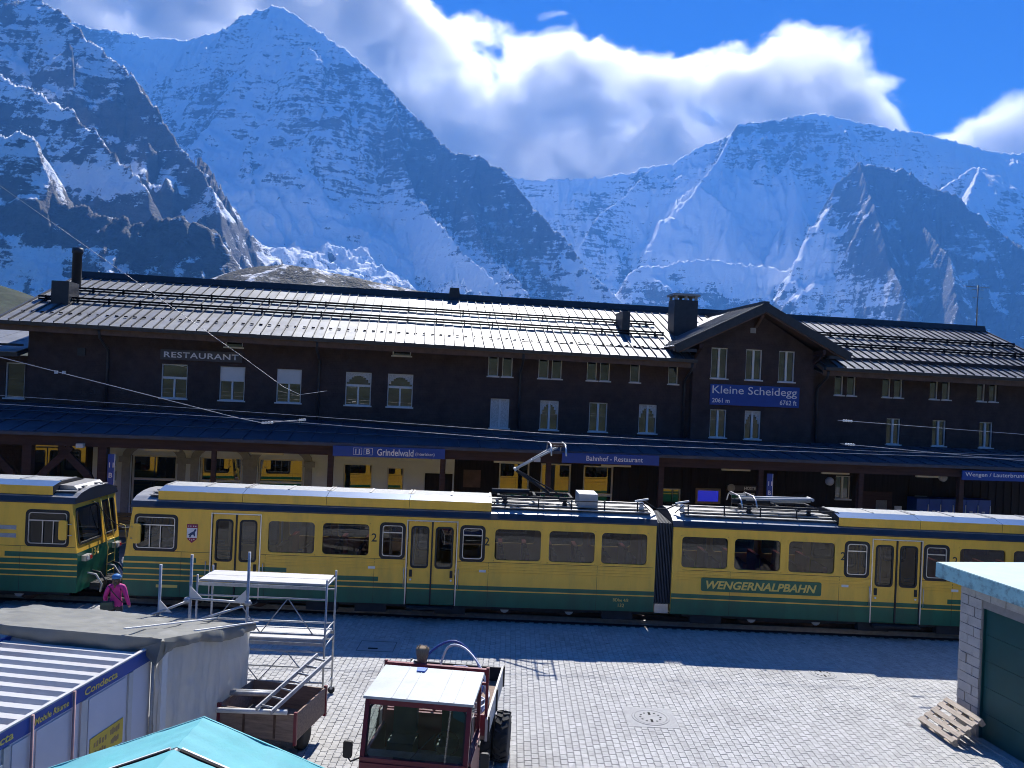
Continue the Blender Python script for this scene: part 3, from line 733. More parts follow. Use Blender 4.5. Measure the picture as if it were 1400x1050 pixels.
def window(u0, u1, z0, z1, style, y, parent):
    g = MB().quadface([(u0, y + 0.13, z0), (u1, y + 0.13, z0), (u1, y + 0.13, z1), (u0, y + 0.13, z1)])
    pane = g.build('window', M_GLASS_LOW if style in ('shop', 'plain') else M_GLASS, parent)
    fw = 0.045 if style != 'shop' else 0.07
    f = MB().ring([(u0 + 0.003, z0 + 0.003), (u1 - 0.003, z0 + 0.003), (u1 - 0.003, z1 - 0.003), (u0 + 0.003, z1 - 0.003)], [(u0 + fw, z0 + fw), (u1 - fw, z0 + fw), (u1 - fw, z1 - fw), (u0 + fw, z1 - fw)], 'y', y + 0.07, y + 0.125)
    um = (u0 + u1) / 2; zt = z1 - (z1 - z0) * 0.40
    if style in ('pair', 'lace', 'lace2'): f.box(um - 0.045, um + 0.045, y + 0.068, y + 0.127, z0 + fw, z1 - fw)
    if style in ('open', 'blind', 'arch'):
        f.box(u0 + fw, u1 - fw, y + 0.066, y + 0.126, zt - 0.05, zt + 0.05); f.box(um - 0.035, um + 0.035, y + 0.069, y + 0.125, z0 + fw, zt - 0.05)
    if style == 'shop': f.box(u0 + fw, u1 - fw, y + 0.068, y + 0.127, z0 + (z1 - z0) * 0.56, z0 + (z1 - z0) * 0.60)
    f.build('window_frame', M_FRAME, pane)
    if style != 'shop' and z0 > 2:
        MB().box(u0 - 0.05, u1 + 0.05, y - 0.06, y + 0.066, z0 - 0.045, z0 + 0.012).build('window_sill', M_FRAME, pane)
    if style == 'blind': MB().box(u0 + fw, u1 - fw, y + 0.05, y + 0.065, zt - 0.03, z1 - fw).build('blind', M_BLIND, pane)
    if style == 'lace':
        for a, b in ((u0 + fw, um - 0.05), (um + 0.05, u1 - fw)): MB().box(a, b, y + 0.11, y + 0.122, z0 + fw, z1 - fw).build('curtain_or_reflection', M_LACE, pane)
    if style in ('lace2', 'arch'):
        # drape gathered to the sides; on arch windows its pale shape imitates a reflection
        c = MB(); n = 10; zc = (zt + 0.05) if style == 'arch' else z0 + (z1 - z0) * 0.45
        for i in range(n):
            a = u0 + fw + (u1 - u0 - 2 * fw) * i / n; b = u0 + fw + (u1 - u0 - 2 * fw) * (i + 1) / n
            t = abs((i + 0.5) / n * 2 - 1)
            lo = z1 - fw - 0.10 - (z1 - zc - fw - 0.1) * t ** 2.2
            c.box(a, b, y + 0.112, y + 0.12 + 0.006 * (i % 2), lo, z1 - fw)
        c.build('curtain_or_reflection', M_LACE, pane)
    return pane
for w in WIN: window(*w, 0.0, B)
for w in GWIN: window(*w, GW, B)
for w in LOW: window(*w, 0.0, B)

# restaurant front at the left end: one large pane behind the timber braces
p = MB().quadface([(-19.6, 0.12, 0.5), (-17.35, 0.12, 0.5), (-17.35, 0.12, 3.9), (-19.6, 0.12, 3.9)]).build('window', M_GLASS_LOW, B)
f = MB().ring([(-19.58, 0.52), (-17.37, 0.52), (-17.37, 3.88), (-19.58, 3.88)], [(-19.5, 0.6), (-17.45, 0.6), (-17.45, 3.8), (-19.5, 3.8)], 'y', 0.05, 0.115)
f.box(-18.52, -18.44, 0.052, 0.117, 0.6, 3.8); f.build('window_frame', M_BEAM, p)

# stone arches round the three restaurant windows
for u0, u1 in ((-15.62, -13.85), (-12.92, -11.23), (-10.57, -8.72)):
    um = (u0 + u1) / 2; hw = (u1 - u0) / 2
    def arch(h, zt, zs): return [(um + h, 0.6)] + [(um + h * math.cos(t), zs + (zt - zs) * math.sin(t)) for t in np.linspace(0, math.pi, 13)] + [(um - h, 0.6)]
    MB().ring(arch(hw + 0.36, 4.05, 3.35), arch(hw + 0.06, 3.84, 3.25), 'y', -0.09, 0.002).build('arch_trim', M_STONE, B)
    for s in (-1, 1): MB().box(um + s * (hw + 0.02), um + s * (hw + 0.48), -0.13, -0.092, 3.12, 3.36).build('impost', M_STONE, B)
# notices and a hatch on the pale wall, shutter panels on the dark wall
for (a, b, c, d, m_, nm) in ((-16.6, -16.25, 2.95, 3.15, M_STONE, 'notice'), (-16.62, -16.2, 2.35, 2.72, M_STONE, 'notice'), (-16.75, -16.15, 1.95, 2.12, M_STONE, 'vent_grille'),
                          (-3.6, -2.42, 0.1, 3.0, M_BOARD, 'door'), (-1.95, -1.2, 2.45, 3.2, M_SOFFIT, 'shutter'), (17.2, 17.75, 1.8, 2.35, M_STONE, 'notice'), (18.15, 18.5, 1.6, 2.1, M_WHITE, 'notice'),
                          (-17.9, -17.6, 7.4, 7.72, M_ZINC, 'vent_grille'), (-18.75, -18.62, 6.62, 6.75, M_WHITE, 'vent_cap'), (-18.45, -18.32, 6.62, 6.75, M_WHITE, 'vent_cap'), (16.5, 18.0, 0.1, 2.75, M_BEAM, 'door'), (13.2, 14.4, 0.1, 2.6, M_BOARD, 'door')):
    MB().box(a, b, -0.05, -0.003, c, d).build(nm, m_, B)

# vertical boards on the dark ground floor wall: proud strips over the joints
for i in range(70):
    u = -2.2 + i * 0.405
    if any(w[0] - 0.06 < u < w[1] + 0.06 for w in LOW) or u > 26: continue
    if -2.0 < u < -1.15 or 16.45 < u < 18.55 or 13.15 < u < 14.45: continue
    MB().box(u - 0.03, u + 0.03, -0.03, -0.002, 0.05, 4.5).build('cover_strip', M_BOARD, B)

# --- main roof: slab with soffit, then one sheet after another with its standing seam
def roof_pt(u, w, lift=0.0):
    if w <= 6: t = (w + 1.0) / 7.0; z = z_eave(u) + t * (z_ridge(u) - z_eave(u))
    else: t = (13.0 - w) / 7.0; z = z_eave(u) + t * (z_ridge(u) - z_eave(u))
    return (u, w, z + lift)
RU0, RU1 = -20.5, 26.95
MU0, MU1 = 7.95, 13.80          # the middle bay interrupts the eaves
r = MB()
for (ua, ub, a, b) in ((RU0, MU0, -1.0, 6.0), (MU0, MU1, .4, 6.0), (MU1, RU1, -1.0, 6.0), (RU0, RU1, 6.0, 13.0)):
    r.hexa([roof_pt(ua, a, -0.22), roof_pt(ub, a, -0.22), roof_pt(ub, b, -0.22), roof_pt(ua, b, -0.22), roof_pt(ua, a, -0.05), roof_pt(ub, a, -0.05), roof_pt(ub, b, -0.05), roof_pt(ua, b, -0.05)])
roof = r.build('roof', M_SOFFIT, B)
nsh = 114; du = (RU1 - RU0) / nsh
for i in range(nsh):
    a = RU0 + i * du; b = a + du
    s = MB(); j = random.uniform(-0.012, 0.012); k = random.uniform(-0.012, 0.012)
    mid = MU0 - .2 < (a + b) / 2 < MU1 + .2
    ws_ = .45 if mid else -1.05
    gaps = [(ws_ - .01, 1.5), (1.52, 3.9), (3.92, 5.98)]
    for n_, (wa, wb) in enumerate(gaps):
        l0 = 0.004 * n_ + 0.0
        s.hexa([roof_pt(a + 0.004, wa, -0.045), roof_pt(b - 0.004, wa, -0.045), roof_pt(b - 0.004, wb, -0.045), roof_pt(a + 0.004, wb, -0.045),
                roof_pt(a + 0.004, wa, l0 + j), roof_pt(b - 0.004, wa, l0 + k), roof_pt(b - 0.004, wb, l0 + k + random.uniform(-.006, .006)), roof_pt(a + 0.004, wb, l0 + j + random.uniform(-.006, .006))])
    s.mi = 1
    s.hexa([roof_pt(b - 0.018, ws_, -0.02), roof_pt(b + 0.014, ws_, -0.02), roof_pt(b + 0.014, 5.97, -0.02), roof_pt(b - 0.014, 5.97, -0.02),
            roof_pt(b - 0.015, ws_, 0.07), roof_pt(b + 0.015, ws_, 0.07), roof_pt(b + 0.015, 5.97, 0.07), roof_pt(b - 0.015, 5.97, 0.07)])
    s.build('roof_sheet', [M_SHEET, M_SEAM], roof)
MB().hexa([roof_pt(RU0, 6.0, -0.045), roof_pt(RU1, 6.0, -0.045), roof_pt(RU1, 13.0, -0.045), roof_pt(RU0, 13.0, -0.045), roof_pt(RU0, 6.0, 0), roof_pt(RU1, 6.0, 0), roof_pt(RU1, 13.0, 0), roof_pt(RU0, 13.0, 0)]).build('rear_slope', M_SHEET, roof)
rc = MB(); rc.hexa([(RU0 - .02, 5.72, z_ridge(RU0) - .06), (RU1 + .02, 5.72, z_ridge(RU1) - .06), (RU1 + .02, 6.28, z_ridge(RU1) - .06), (RU0 - .02, 6.28, z_ridge(RU0) - .06),
                    (RU0 - .02, 5.80, z_ridge(RU0) + .24), (RU1 + .02, 5.80, z_ridge(RU1) + .24), (RU1 + .02, 6.2, z_ridge(RU1) + .24), (RU0 - .02, 6.2, z_ridge(RU0) + .24)])
rc.build('ridge_cap', M_ZINC, roof)
for u in (RU0 - 0.03, RU1 + 0.03):
    v = MB()
    v.hexa([roof_pt(u - .04, -1.05, -.28), roof_pt(u + .04, -1.05, -.28), roof_pt(u + .04, 5.7, -.28), roof_pt(u - .04, 5.7, -.28), roof_pt(u - .04, -1.05, .07), roof_pt(u + .04, -1.05, .07), roof_pt(u + .04, 5.7, .07), roof_pt(u - .04, 5.7, .07)])
    v.build('verge_board', M_ZINC, roof)
def eave_run(name, m_, sec):
    """a member along both eaves: sec = (y_lo, z_lo_offset, y_hi, ...) as four (y, dz) corners"""
    for ua, ub in ((RU0, MU0 - .03), (MU1 + .03, RU1)):
        (y0, d0), (y1, d1), (y2, d2), (y3, d3) = sec
        MB().hexa([(ua, y0, z_eave(ua) + d0), (ub, y0, z_eave(ub) + d0), (ub, y1, z_eave(ub) + d1), (ua, y1, z_eave(ua) + d1), (ua, y3, z_eave(ua) + d3), (ub, y3, z_eave(ub) + d3), (ub, y2, z_eave(ub) + d2), (ua, y2, z_eave(ua) + d2)]).build(name, m_, roof)
eave_run('gutter', M_ZINC, ((-1.20, -.17), (-1.01, -.17), (-1.07, -.03), (-1.22, -.03)))
eave_run('fascia', M_SOFFIT, ((-.99, -.40), (-.93, -.40), (-.93, -.19), (-.99, -.21)))
eave_run('soffit', M_SOFFIT, ((-.92, -.36), (-.02, -.1), (-.02, -.04), (-.92, -.30)))

# snow guards: two log rails on brackets and a row of hooks, left and right of the gable
for (ua, ub) in ((-20.3, 7.3), (14.9, 26.7)):
    for w_ in (3.3, 1.75):
        g = MB()
        for dz in (0.09, 0.20):
            p0 = Vector(roof_pt(ua, w_, dz)); p1 = Vector(roof_pt(ub, w_, dz)); g.tube(p0, p1, 0.046, 6)
        n_ = int((ub - ua) / 1.28)
        for i in range(n_ + 1):
            u = ua + 0.3 + i * 1.28
            if u < ub: g.hexa([roof_pt(u - .03, w_ - .07, 0.01), roof_pt(u + .03, w_ - .07, 0.01), roof_pt(u + .03, w_ + .10, 0.01), roof_pt(u - .03, w_ + .10, 0.01), roof_pt(u - .02, w_ - .05, .27), roof_pt(u + .02, w_ - .05, .27), roof_pt(u + .02, w_ - .0, .27), roof_pt(u - .02, w_ - .0, .27)])
        g.build('snow_guard', M_GUARD, B)
    g = MB(); n_ = int((ub - ua) / 0.36)
    for i in range(n_):
        u = ua + 0.2 + i * 0.36
        g.hexa([roof_pt(u - .07, .10, 0.02), roof_pt(u + .07, .10, 0.02), roof_pt(u + .07, .15, 0.02), roof_pt(u - .07, .15, 0.02), roof_pt(u - .06, .09, .07), roof_pt(u + .06, .09, .07), roof_pt(u + .06, .11, .07), roof_pt(u - .06, .11, .07)])
    tag(g.build('snow_hooks', M_GUARD, B), kind='stuff')

# --- gable roof over the middle bay
for s in (-1, 1):
    e = (GAP + s * 4.0, 8.98); t = (GAP, 10.98)
    nx, nz = -s * (t[1] - e[1]), 4.0
    ln = math.hypot(nx, nz); nx, nz = nx / ln * -1 * 1, nz / ln
    def gp(f_, w_, lift): return (e[0] + (t[0] - e[0]) * f_ + s * (2.0 / 4.47) * lift, w_, e[1] + (t[1] - e[1]) * f_ + (4.0 / 4.47) * lift)
    g = MB()
    g.hexa([gp(0, -1.2, -.2), gp(1, -1.2, -.2), gp(1, 6.0, -.2), gp(0, 2.4, -.2), gp(0, -1.2, -.05), gp(1, -1.2, -.05), gp(1, 6.0, -.05), gp(0, 2.4, -.05)])
    gr = g.build('gable_roof', M_SOFFIT, B)
    ns = 13
    for i in range(ns):
        w0 = -1.26 + i * 0.45; w1 = w0 + 0.44
        def cl(f_): return min(w1, 2.4 + 3.6 * f_)
        q = MB(); j = random.uniform(-.008, .008)
        if w1 < 2.4:
            q.hexa([gp(-.01, w0, -.045), gp(.99, w0, -.045), gp(.99, w1, -.045), gp(-.01, w1, -.045), gp(-.01, w0, j), gp(.99, w0, j), gp(.99, w1, j), gp(-.01, w1, j)])
            q.hexa([gp(0, w1 - .005, -.02), gp(.98, w1 - .005, -.02), gp(.98, w1 + .02, -.02), gp(0, w1 + .02, -.02), gp(0, w1 - .005, .05), gp(.98, w1 - .005, .05), gp(.98, w1 + .02, .05), gp(0, w1 + .02, .05)])
        else:
            f0 = min(0.97, (w1 - 2.4) / 3.6)
            q.hexa([gp(f0, w0, -.045), gp(.99, w0, -.045), gp(.99, w1, -.045), gp(f0, w1, -.045), gp(f0, w0, j), gp(.99, w0, j), gp(.99, w1, j), gp(f0, w1, j)])
        q.build('roof_sheet', M_SHEET, gr)
    vb = MB(); vb.hexa([gp(-.02, -1.32, -.30), gp(1, -1.32, -.30), gp(1, -1.265, -.30), gp(-.02, -1.265, -.30), gp(-.02, -1.32, .06), gp(1, -1.32, .06), gp(1, -1.265, .06), gp(-.02, -1.265, .06)])
    vb.build('verge_board', M_ZINC, gr)
    vb = MB(); vb.hexa([gp(0.01, -1.26, -.36), gp(.985, -1.26, -.36), gp(.985, -1.14, -.36), gp(0.01, -1.14, -.36), gp(.01, -1.26, -.21), gp(.985, -1.26, -.21), gp(.985, -1.14, -.21), gp(.01, -1.14, -.21)])
    vb.build('rafter', M_SOFFIT, gr)
    bk = MB(); u = GAP + s * 2.85
    bk.bar((u, GW, 8.55), (u, -1.1, 8.92), 0.14, 0.16); bk.bar((u, GW, 8.95), (u, -1.2, 9.0), 0.15, 0.18); bk.build('bracket', M_BEAM, gr)
    MB().box(GAP + s * 3.05, GAP + s * 4.05, -1.25, -1.05, 8.72, 8.86).build('gutter', M_ZINC, gr)
MB().box(GAP - .14, GAP + .14, -1.30, 5.7, 10.90, 11.09).build('gable_ridge_cap', M_ZINC, B)
bk = MB(); bk.bar((GAP, GW, 10.05), (GAP, -1.05, 10.58), .13, .15); bk.build('bracket', M_SOFFIT, B)
MB().box(GAP - 0.25, GAP + 0.0, GW - 0.03, GW - 0.003, 9.75, 9.98).build('plaque', M_STONE, B)

# --- chimneys, stove pipe, vents
def chimney(u, w, zt, wu, ww, m_, cap=True):
    c = MB().box(u - wu / 2, u + wu / 2, w - ww / 2, w + ww / 2, roof_pt(u, w - ww / 2)[2] - 0.4, zt).build('chimney', m_, B)
    if cap:
        k = MB()
        for a in (-1, 0, 1):
            for b_ in (-1, 1): k.box(u + a * (wu / 2 - .08) - .06, u + a * (wu / 2 - .08) + .06, w + b_ * (ww / 2 - .08) - .06, w + b_ * (ww / 2 - .08) + .06, zt, zt + .2)
        k.box(u - wu / 2 - .08, u + wu / 2 + .08, w - ww / 2 - .08, w + ww / 2 + .08, zt + .2, zt + .3)
        k.build('chimney_cap', M_CONC, c)
    return c
chimney(8.45, 2.5, 11.35, 1.15, 0.9, M_ZINC)
chimney(-19.3, 1.9, 10.55, 0.7, 1.0, M_ZINC, cap=False)
MB().lathe((-19.75, 4.0, 0), [(0.2, 10.2), (0.2, 12.1), (0.235, 12.1), (0.235, 12.35)], n=14).build('stove_pipe', M_ZINC, B)
c = MB(); c.prism([(-2.75, 11.0), (-2.1, 11.0), (-2.2, 11.75), (-2.65, 11.75)], 'y', 5.75, 6.35); c.build('ridge_vent', M_ZINC, B)
MB().box(5.35, 5.72, 2.0, 3.3, roof_pt(5.5, 2.0)[2] - .2, 10.65).build('roof_vent', M_ZINC, B)
an = MB(); an.tube((26.6, 6, 11.0), (26.6, 6, 13.6), 0.035, 6)
for z_, l_ in ((13.5, .7), (13.35, .35), (12.9, .3)): an.bar((26.6 - l_, 6, z_), (26.6 + l_, 6, z_), .03, .03)
an.build('antenna', M_STEEL, B)
# downpipes
for u, y_ in ((-16.72, 0), (-8.25, 0), (-0.0, 0), (7.75, 0), (14.05, 0), (24.9, 0)):
    u = 0.32 if u == 0 else u
    d = MB(); d.path([(u, -1.05, z_eave(u) - .2), (u, -0.95, z_eave(u) - .5), (u + .02, -0.12, z_eave(u) - .95), (u + .02, -0.09, 7.2), (u + .02, -0.09, z_can_wall(u) + .02)], 0.055, 8)
    d.build('downpipe', M_ZINC, B)

# --- canopy over the platform
cp = MB(); us = list(np.linspace(-26, 27, 27))
for a, b in zip(us[:-1], us[1:]):
    cp.hexa([(a, -4.0, z_can_edge(a) - .12), (b, -4.0, z_can_edge(b) - .12), (b, -0.002, z_can_wall(b) - .12), (a, -0.002, z_can_wall(a) - .12), (a, -4.0, z_can_edge(a)), (b, -4.0, z_can_edge(b)), (b, -0.002, z_can_wall(b)), (a, -0.002, z_can_wall(a))])
can = cp.build('canopy', M_CANOPY, B)
def can_pt(u, w, lift=0): t = (w + 4.0) / 4.0; return (u, w, z_can_edge(u) + t * (z_can_wall(u) - z_can_edge(u)) + lift)
for i in range(66):      # sheet seams and the two snow rails on the canopy
    u = -25.6 + i * 0.8
    MB().hexa([can_pt(u - .018, -4.02, .001), can_pt(u + .018, -4.02, .001), can_pt(u + .018, -.01, .001), can_pt(u - .018, -.01, .001), can_pt(u - .012, -4.02, .035), can_pt(u + .012, -4.02, .035), can_pt(u + .012, -.01, .035), can_pt(u - .012, -.01, .035)]).build('seam', M_CANOPY, can)
for w_ in (-2.9, -1.6):
    sg = MB()
    for a, b in zip(us[:-1], us[1:]): sg.tube(can_pt(a, w_, .1), can_pt(b, w_, .1), .03, 6)
    sg.build('snow_rail', M_CANOPY, can)
ed = MB()
for a, b in zip(us[:-1], us[1:]):
    ed.hexa([(a, -4.14, z_can_edge(a) - .14), (b, -4.14, z_can_edge(b) - .14), (b, -4.005, z_can_edge(b) - .14), (a, -4.005, z_can_edge(a) - .14), (a, -4.14, z_can_edge(a) - .02), (b, -4.14, z_can_edge(b) - .02), (b, -4.005, z_can_edge(b) - .02), (a, -4.005, z_can_edge(a) - .02)])
ed.build('gutter', M_CANOPY, can)
bm_ = MB(); bm_.hexa([(-26, -3.95, z_can_edge(-26) - .50), (27, -3.95, z_can_edge(27) - .50), (27, -3.72, z_can_edge(27) - .50), (-26, -3.72, z_can_edge(-26) - .50), (-26, -3.95, z_can_edge(-26) - .13), (27, -3.95, z_can_edge(27) - .13), (27, -3.72, z_can_edge(27) - .11), (-26, -3.72, z_can_edge(-26) - .11)])
bm_.build('canopy_beam', M_BEAM, B)
for u, th in ((-23.2, .3), (-17.85, .3), (-15.3, .3), (-11.42, .16), (-7.2, .2), (-3.0, .2), (1.1, .18), (5.62, .2), (9.75, .2), (14.05, .2), (18.5, .2), (22.9, .2)):
    MB().box(u - th / 2, u + th / 2, -3.93, -3.93 + th, 0.02, z_can_edge(u) - .502).build('canopy_post', M_BEAM, B)
    if u < -15:
        for s in (-1, 1):
            if u > -16 and s > 0: continue
            br = MB(); pts = [(u + s * .14, -3.82, 2.3), (u + s * .5, -3.82, 3.05), (u + s * 1.1, -3.82, 3.65), (u + s * 1.45, -3.82, 4.05)]
            for a, b in zip(pts[:-1], pts[1:]): br.bar(a, b, .16, .24)
            br.build('brace', M_BEAM, B)
for u in (-13.4, -9.6, -4.0, -0.4, 3.9, 8.9, 13.2, 17.4, 20.6):
    MB().box(u - .6, u + .6, -3.45, -3.35, z_can_edge(u) - .62, z_can_edge(u) - .54).build('tube_lamp', M_TUBE, B)
for u, z_ in ((12.95, 3.55), (18.0, 3.85)):
    MB().lathe((u, -3.4, z_), [(0.05, -0.16), (0.17, -0.1), (0.17, 0.02), (0.06, 0.06)], axis='y', n=14).build('loudspeaker', M_STONE, B)
for u in (-16.0, 0.6): MB().box(u - .12, u + .12, -4.15, -3.96, 4.05, 4.2).build('lamp', M_TUBE, B)

# --- lower wing at the left end
wg = MB()
holed_wall(wg, -32, UL - .02, 0.02, 7.3, [(-22.5, -21.0, 5.55, 7.0), (-20.75, -20.0, 5.55, 7.0)], 0.25, .14, lambda x, z: 0)
wg.mi = 0; wg.quadface([(-32, .25, .02), (-32, .25, 7.3), (-32, 6, 8.4), (-32, 6, .02)])
W2 = empty('side_wing', BO, BR, 'low wing with a lean-to metal roof at the left end of the station', 'building')
wg.build('wall', M_SHINGLE, W2)
for a, b in ((-22.5, -21.0), (-20.75, -20.0)): window(a, b, 5.55, 7.0, 'plain', 0.25, W2)
q = MB(); q.hexa([(-32, -.75, 7.25), (UL - .04, -.75, 7.25), (UL - .04, 5.5, 8.62), (-32, 5.5, 8.62), (-32, -.75, 7.4), (UL - .04, -.75, 7.4), (UL - .04, 5.5, 8.77), (-32, 5.5, 8.77)])
wr = q.build('roof', M_ZINC, W2)
for i in range(24):
    a = UL - .06 - (i + 1) * .5; b = a + .49
    q = MB(); l = random.uniform(0, .012)
    q.hexa([(a, -.8, 7.404), (b, -.8, 7.404), (b, 5.5, 8.774), (a, 5.5, 8.774), (a, -.8, 7.43 + l), (b, -.8, 7.43 + l), (b, 5.5, 8.80 + l), (a, 5.5, 8.80 + l)])
    q.build('roof_sheet', M_SHEET, wr)
q = MB(); q.tube((-32, -.2, 7.72), (UL - .1, -.2, 7.72), .05, 6); q.build('snow_rail', M_ZINC, wr)

# --- signs (things of their own)
def sign(name, u, w, z, wd, ht, board, texts, label, cat='sign', th=.05):
    s = empty(name, bworld(u, w, z), BR, label, cat)
    MB().box(0, wd, -th, 0, 0, ht).build('board', board, s)
    for (tx, x, zz, width, height, kw) in texts:
        o = link('lettering', text_mesh(tx, kw.pop('m', M_WHITE), width, height, **kw), s, (x, -th - .004, zz))
    return s
sign('station_sign', 8.86, GW - .02, 6.47, 4.2, .92, M_BLUE, [('Kleine Scheidegg', .1, .40, 3.98, .46, dict(bold=.006)), ('2061 m', .1, .10, .82, .20, dict(bold=.018)), ('6762 ft', 3.28, .10, .80, .22, dict(bold=.018))], 'large blue sign reading Kleine Scheidegg on the gable')
sign('restaurant_sign', -14.66, -.03, 7.40, 3.25, .42, M_GREYSIGN, [('RESTAURANT', .14, .09, 2.97, .24, dict(bold=.02, spacing=1.1))], 'grey sign reading RESTAURANT on the dark upper wall')
s1 = sign('platform_sign', -7.1, -4.16, 4.05, 4.15, .38, M_BLUE, [('11', .82, .11, .16, .18, dict(bold=.02)), ('B', 1.22, .11, .14, .18, dict(bold=.02)), ('Grindelwald', 1.62, .06, 1.35, .26, dict(bold=.015)), ('(Interlaken)', 3.04, .07, .72, .15, dict(bold=.01))], 'blue platform sign reading Grindelwald under the canopy edge')
for x in (.74, 1.13): MB().ring([(x, .07), (x + .32, .07), (x + .32, .33), (x, .33)], [(x + .012, .082), (x + .308, .082), (x + .308, .318), (x + .012, .318)], 'y', -.058, -.051).build('number_box', M_WHITE, s1)
sign('platform_sign', 1.55, -4.16, 4.06, 3.85, .38, M_BLUE, [('Bahnhof - Restaurant', .95, .10, 2.25, .20, dict(bold=.012))], 'blue sign reading Bahnhof - Restaurant under the canopy edge')
sign('platform_sign', 18.3, -4.16, 3.86, 3.4, .38, M_BLUE, [('Wengen / Lauterbrunnen', .12, .10, 3.0, .22, dict(bold=.012))], 'blue sign reading Wengen / Lauterbrunnen under the right canopy edge')
for u, lab in ((9.95, 'narrow upright blue sign on the canopy post below the gable'), (-15.05, 'narrow upright blue sign on the canopy post at the pale wall')):
    s = empty('hanging_sign', bworld(u, -4.0, 2.75), BR, lab, 'sign'); MB().box(0, .22, -.05, 0, 0, 1.1).build('board', M_BLUE, s)
    MB().box(.222, .245, -.05, 0, 0, 1.1).build('edge', M_WHITE, s)
    for z_ in (.25, .62): link('lettering', text_mesh('11' if z_ > .5 else 'B', M_WHITE, None, .18, bold=.02), s, (.05, -.054, z_))
# departure screen in a wooden frame
s = empty('departure_screen', bworld(8.49, -.04, 2.0), BR, 'blue departure screen in a wooden frame on the dark wall', 'screen')
MB().box(.09, 1.08, -.06, -.03, .09, .60).build('display', M_SCREEN, s)
M_OAK = mat('oak_frame', (0.30, 0.20, 0.09), .6, vary=.2, scale=4.0)
MB().ring([(0, 0), (1.17, 0), (1.17, .69), (0, .69)], [(.1, .1), (1.07, .1), (1.07, .59), (.1, .59)], 'y', -.09, -.02).build('frame', M_OAK, s)
# hotel arrow board and station clock sign
s = empty('arrow_sign', bworld(9.95, -.06, 2.62), BR, 'small dark sign with white letters beside a round emblem', 'sign')
MB().box(0, 1.6, -.04, 0, 0, .24).build('board', M_GREYSIGN, s)
link('lettering', text_mesh('HOSTELS', M_WHITE, .72, .14, bold=.02), s, (.82, -.045, .05))
MB().lathe((.2, -.05, .12), [(.18, -.02), (.18, .02)], axis='y', n=16).build('emblem', M_STONE, s)
# blue ticket machines at the right end
for i in range(6):
    u = 18.75 + i * .62
    s = empty('ticket_locker', bworld(u, -.75, .02), BR, '%s blue locker to the right of the last canopy post' % ('first second third fourth fifth sixth'.split()[i]), 'locker', 'blue lockers below the Wengen sign')
    MB().box(0, .6, -.0, .7, 0, 2.55).build('body', M_BLUE, s)
    MB().box(.54, .575, -.03, -.002, 1.2, 2.3).build('handle_strip', M_FRAME, s)
    MB().box(.15, .30, -.02, -.002, 1.95, 2.02).build('label_plate', M_FRAME, s)
# benches along the pale wall, seen between the trains
for i, u in enumerate((-17.0, -14.4)):
    s = empty('wooden_bench', bworld(u, -.7, .02), BR, ('wooden bench at the pale wall, seen between the two trains', 'second wooden bench at the pale wall, behind the left railcar')[i], 'bench')
    for k in range(3): MB().box(0, 2.2, k * .15, k * .15 + .13, .42, .46).build('seat_plank', M_OAK, s)
    for k in range(3): MB().box(0, 2.2, .48, .52, .58 + k * .16, .72 + k * .16).build('back_plank', M_OAK, s)
    for x in (.2, 1.95):
        MB().box(x, x + .07, 0, .47, 0, .415).build('leg', M_ZINC, s); MB().box(x, x + .07, .525, .57, .2, 1.05).build('support', M_ZINC, s)

# ------------------------------------------------------------------ trains
M_YEL = mat('yellow_coach_paint', (0.90, 0.535, 0.065), 0.38, vary=0.06, scale=1.5, dirt=(0.55, 0.36, 0.07), dscale=1.1, dirt_amt=0.55, stretch=(1.6, 1.6, 0.45), spec=0.45)
M_GRN = mat('green_coach_paint', (0.008, 0.12, 0.068), 0.38, vary=0.12, scale=1.5, stretch=(1.6, 1.6, 0.5), dirt=(0.02, 0.07, 0.05), dscale=1.1, dirt_amt=0.6, spec=0.45)
M_GASKET = mat('black_gasket', (0.015, 0.015, 0.016), 0.6, vary=0.1)
M_ALU = mat('aluminium_trim', (0.55, 0.55, 0.55), 0.35, 0.8, vary=0.08)
M_ROOFDK = mat('roof_edge_navy', (0.022, 0.030, 0.045), 0.5, vary=0.2, scale=4.0)
M_ROOFLT = mat('roof_grey', (0.34, 0.34, 0.34), 0.42, 0.45, vary=0.25, scale=3.0, dirt=(0.12, 0.12, 0.12), dscale=2.0)
M_LID = mat('box_lid_grey', (0.30, 0.31, 0.31), 0.6, 0.1, vary=0.25, scale=5.0, bump=0.5, bscale=30.0)
M_STRIP = mat('box_blue_strip', (0.07, 0.14, 0.28), 0.4, 0.1, vary=0.08)
M_UNDER = mat('underframe_black', (0.018, 0.018, 0.02), 0.8, vary=0.4, scale=5.0)
M_BELLOW = mat('bellows_rubber', (0.035, 0.045, 0.065), 0.6, vary=0.2, scale=5.0)
M_TGLASS = clear_glass('coach_glass', (0.30, 0.32, 0.33), 1.58)
M_SEAT = mat('seat_fabric', (0.28, 0.03, 0.03), 0.9, vary=0.2, scale=8.0)
M_LINING = mat('coach_lining', (0.40, 0.38, 0.35), 0.7, vary=0.05)
M_FLOORIN = mat('coach_floor', (0.10, 0.10, 0.10), 0.8, vary=0.1)
M_RED = mat('red_lens', (0.5, 0.02, 0.02), 0.25)
M_LENS = mat('lamp_lens', (0.6, 0.6, 0.58), 0.15)
M_GREYBOX = mat('grey_equipment', (0.42, 0.43, 0.43), 0.6, vary=0.1, scale=4.0)
M_DKTXT = mat('dark_numeral', (0.03, 0.035, 0.03), 0.6)
M_YTXT = mat('yellow_lettering', (0.70, 0.55, 0.12), 0.5, vary=0.03)
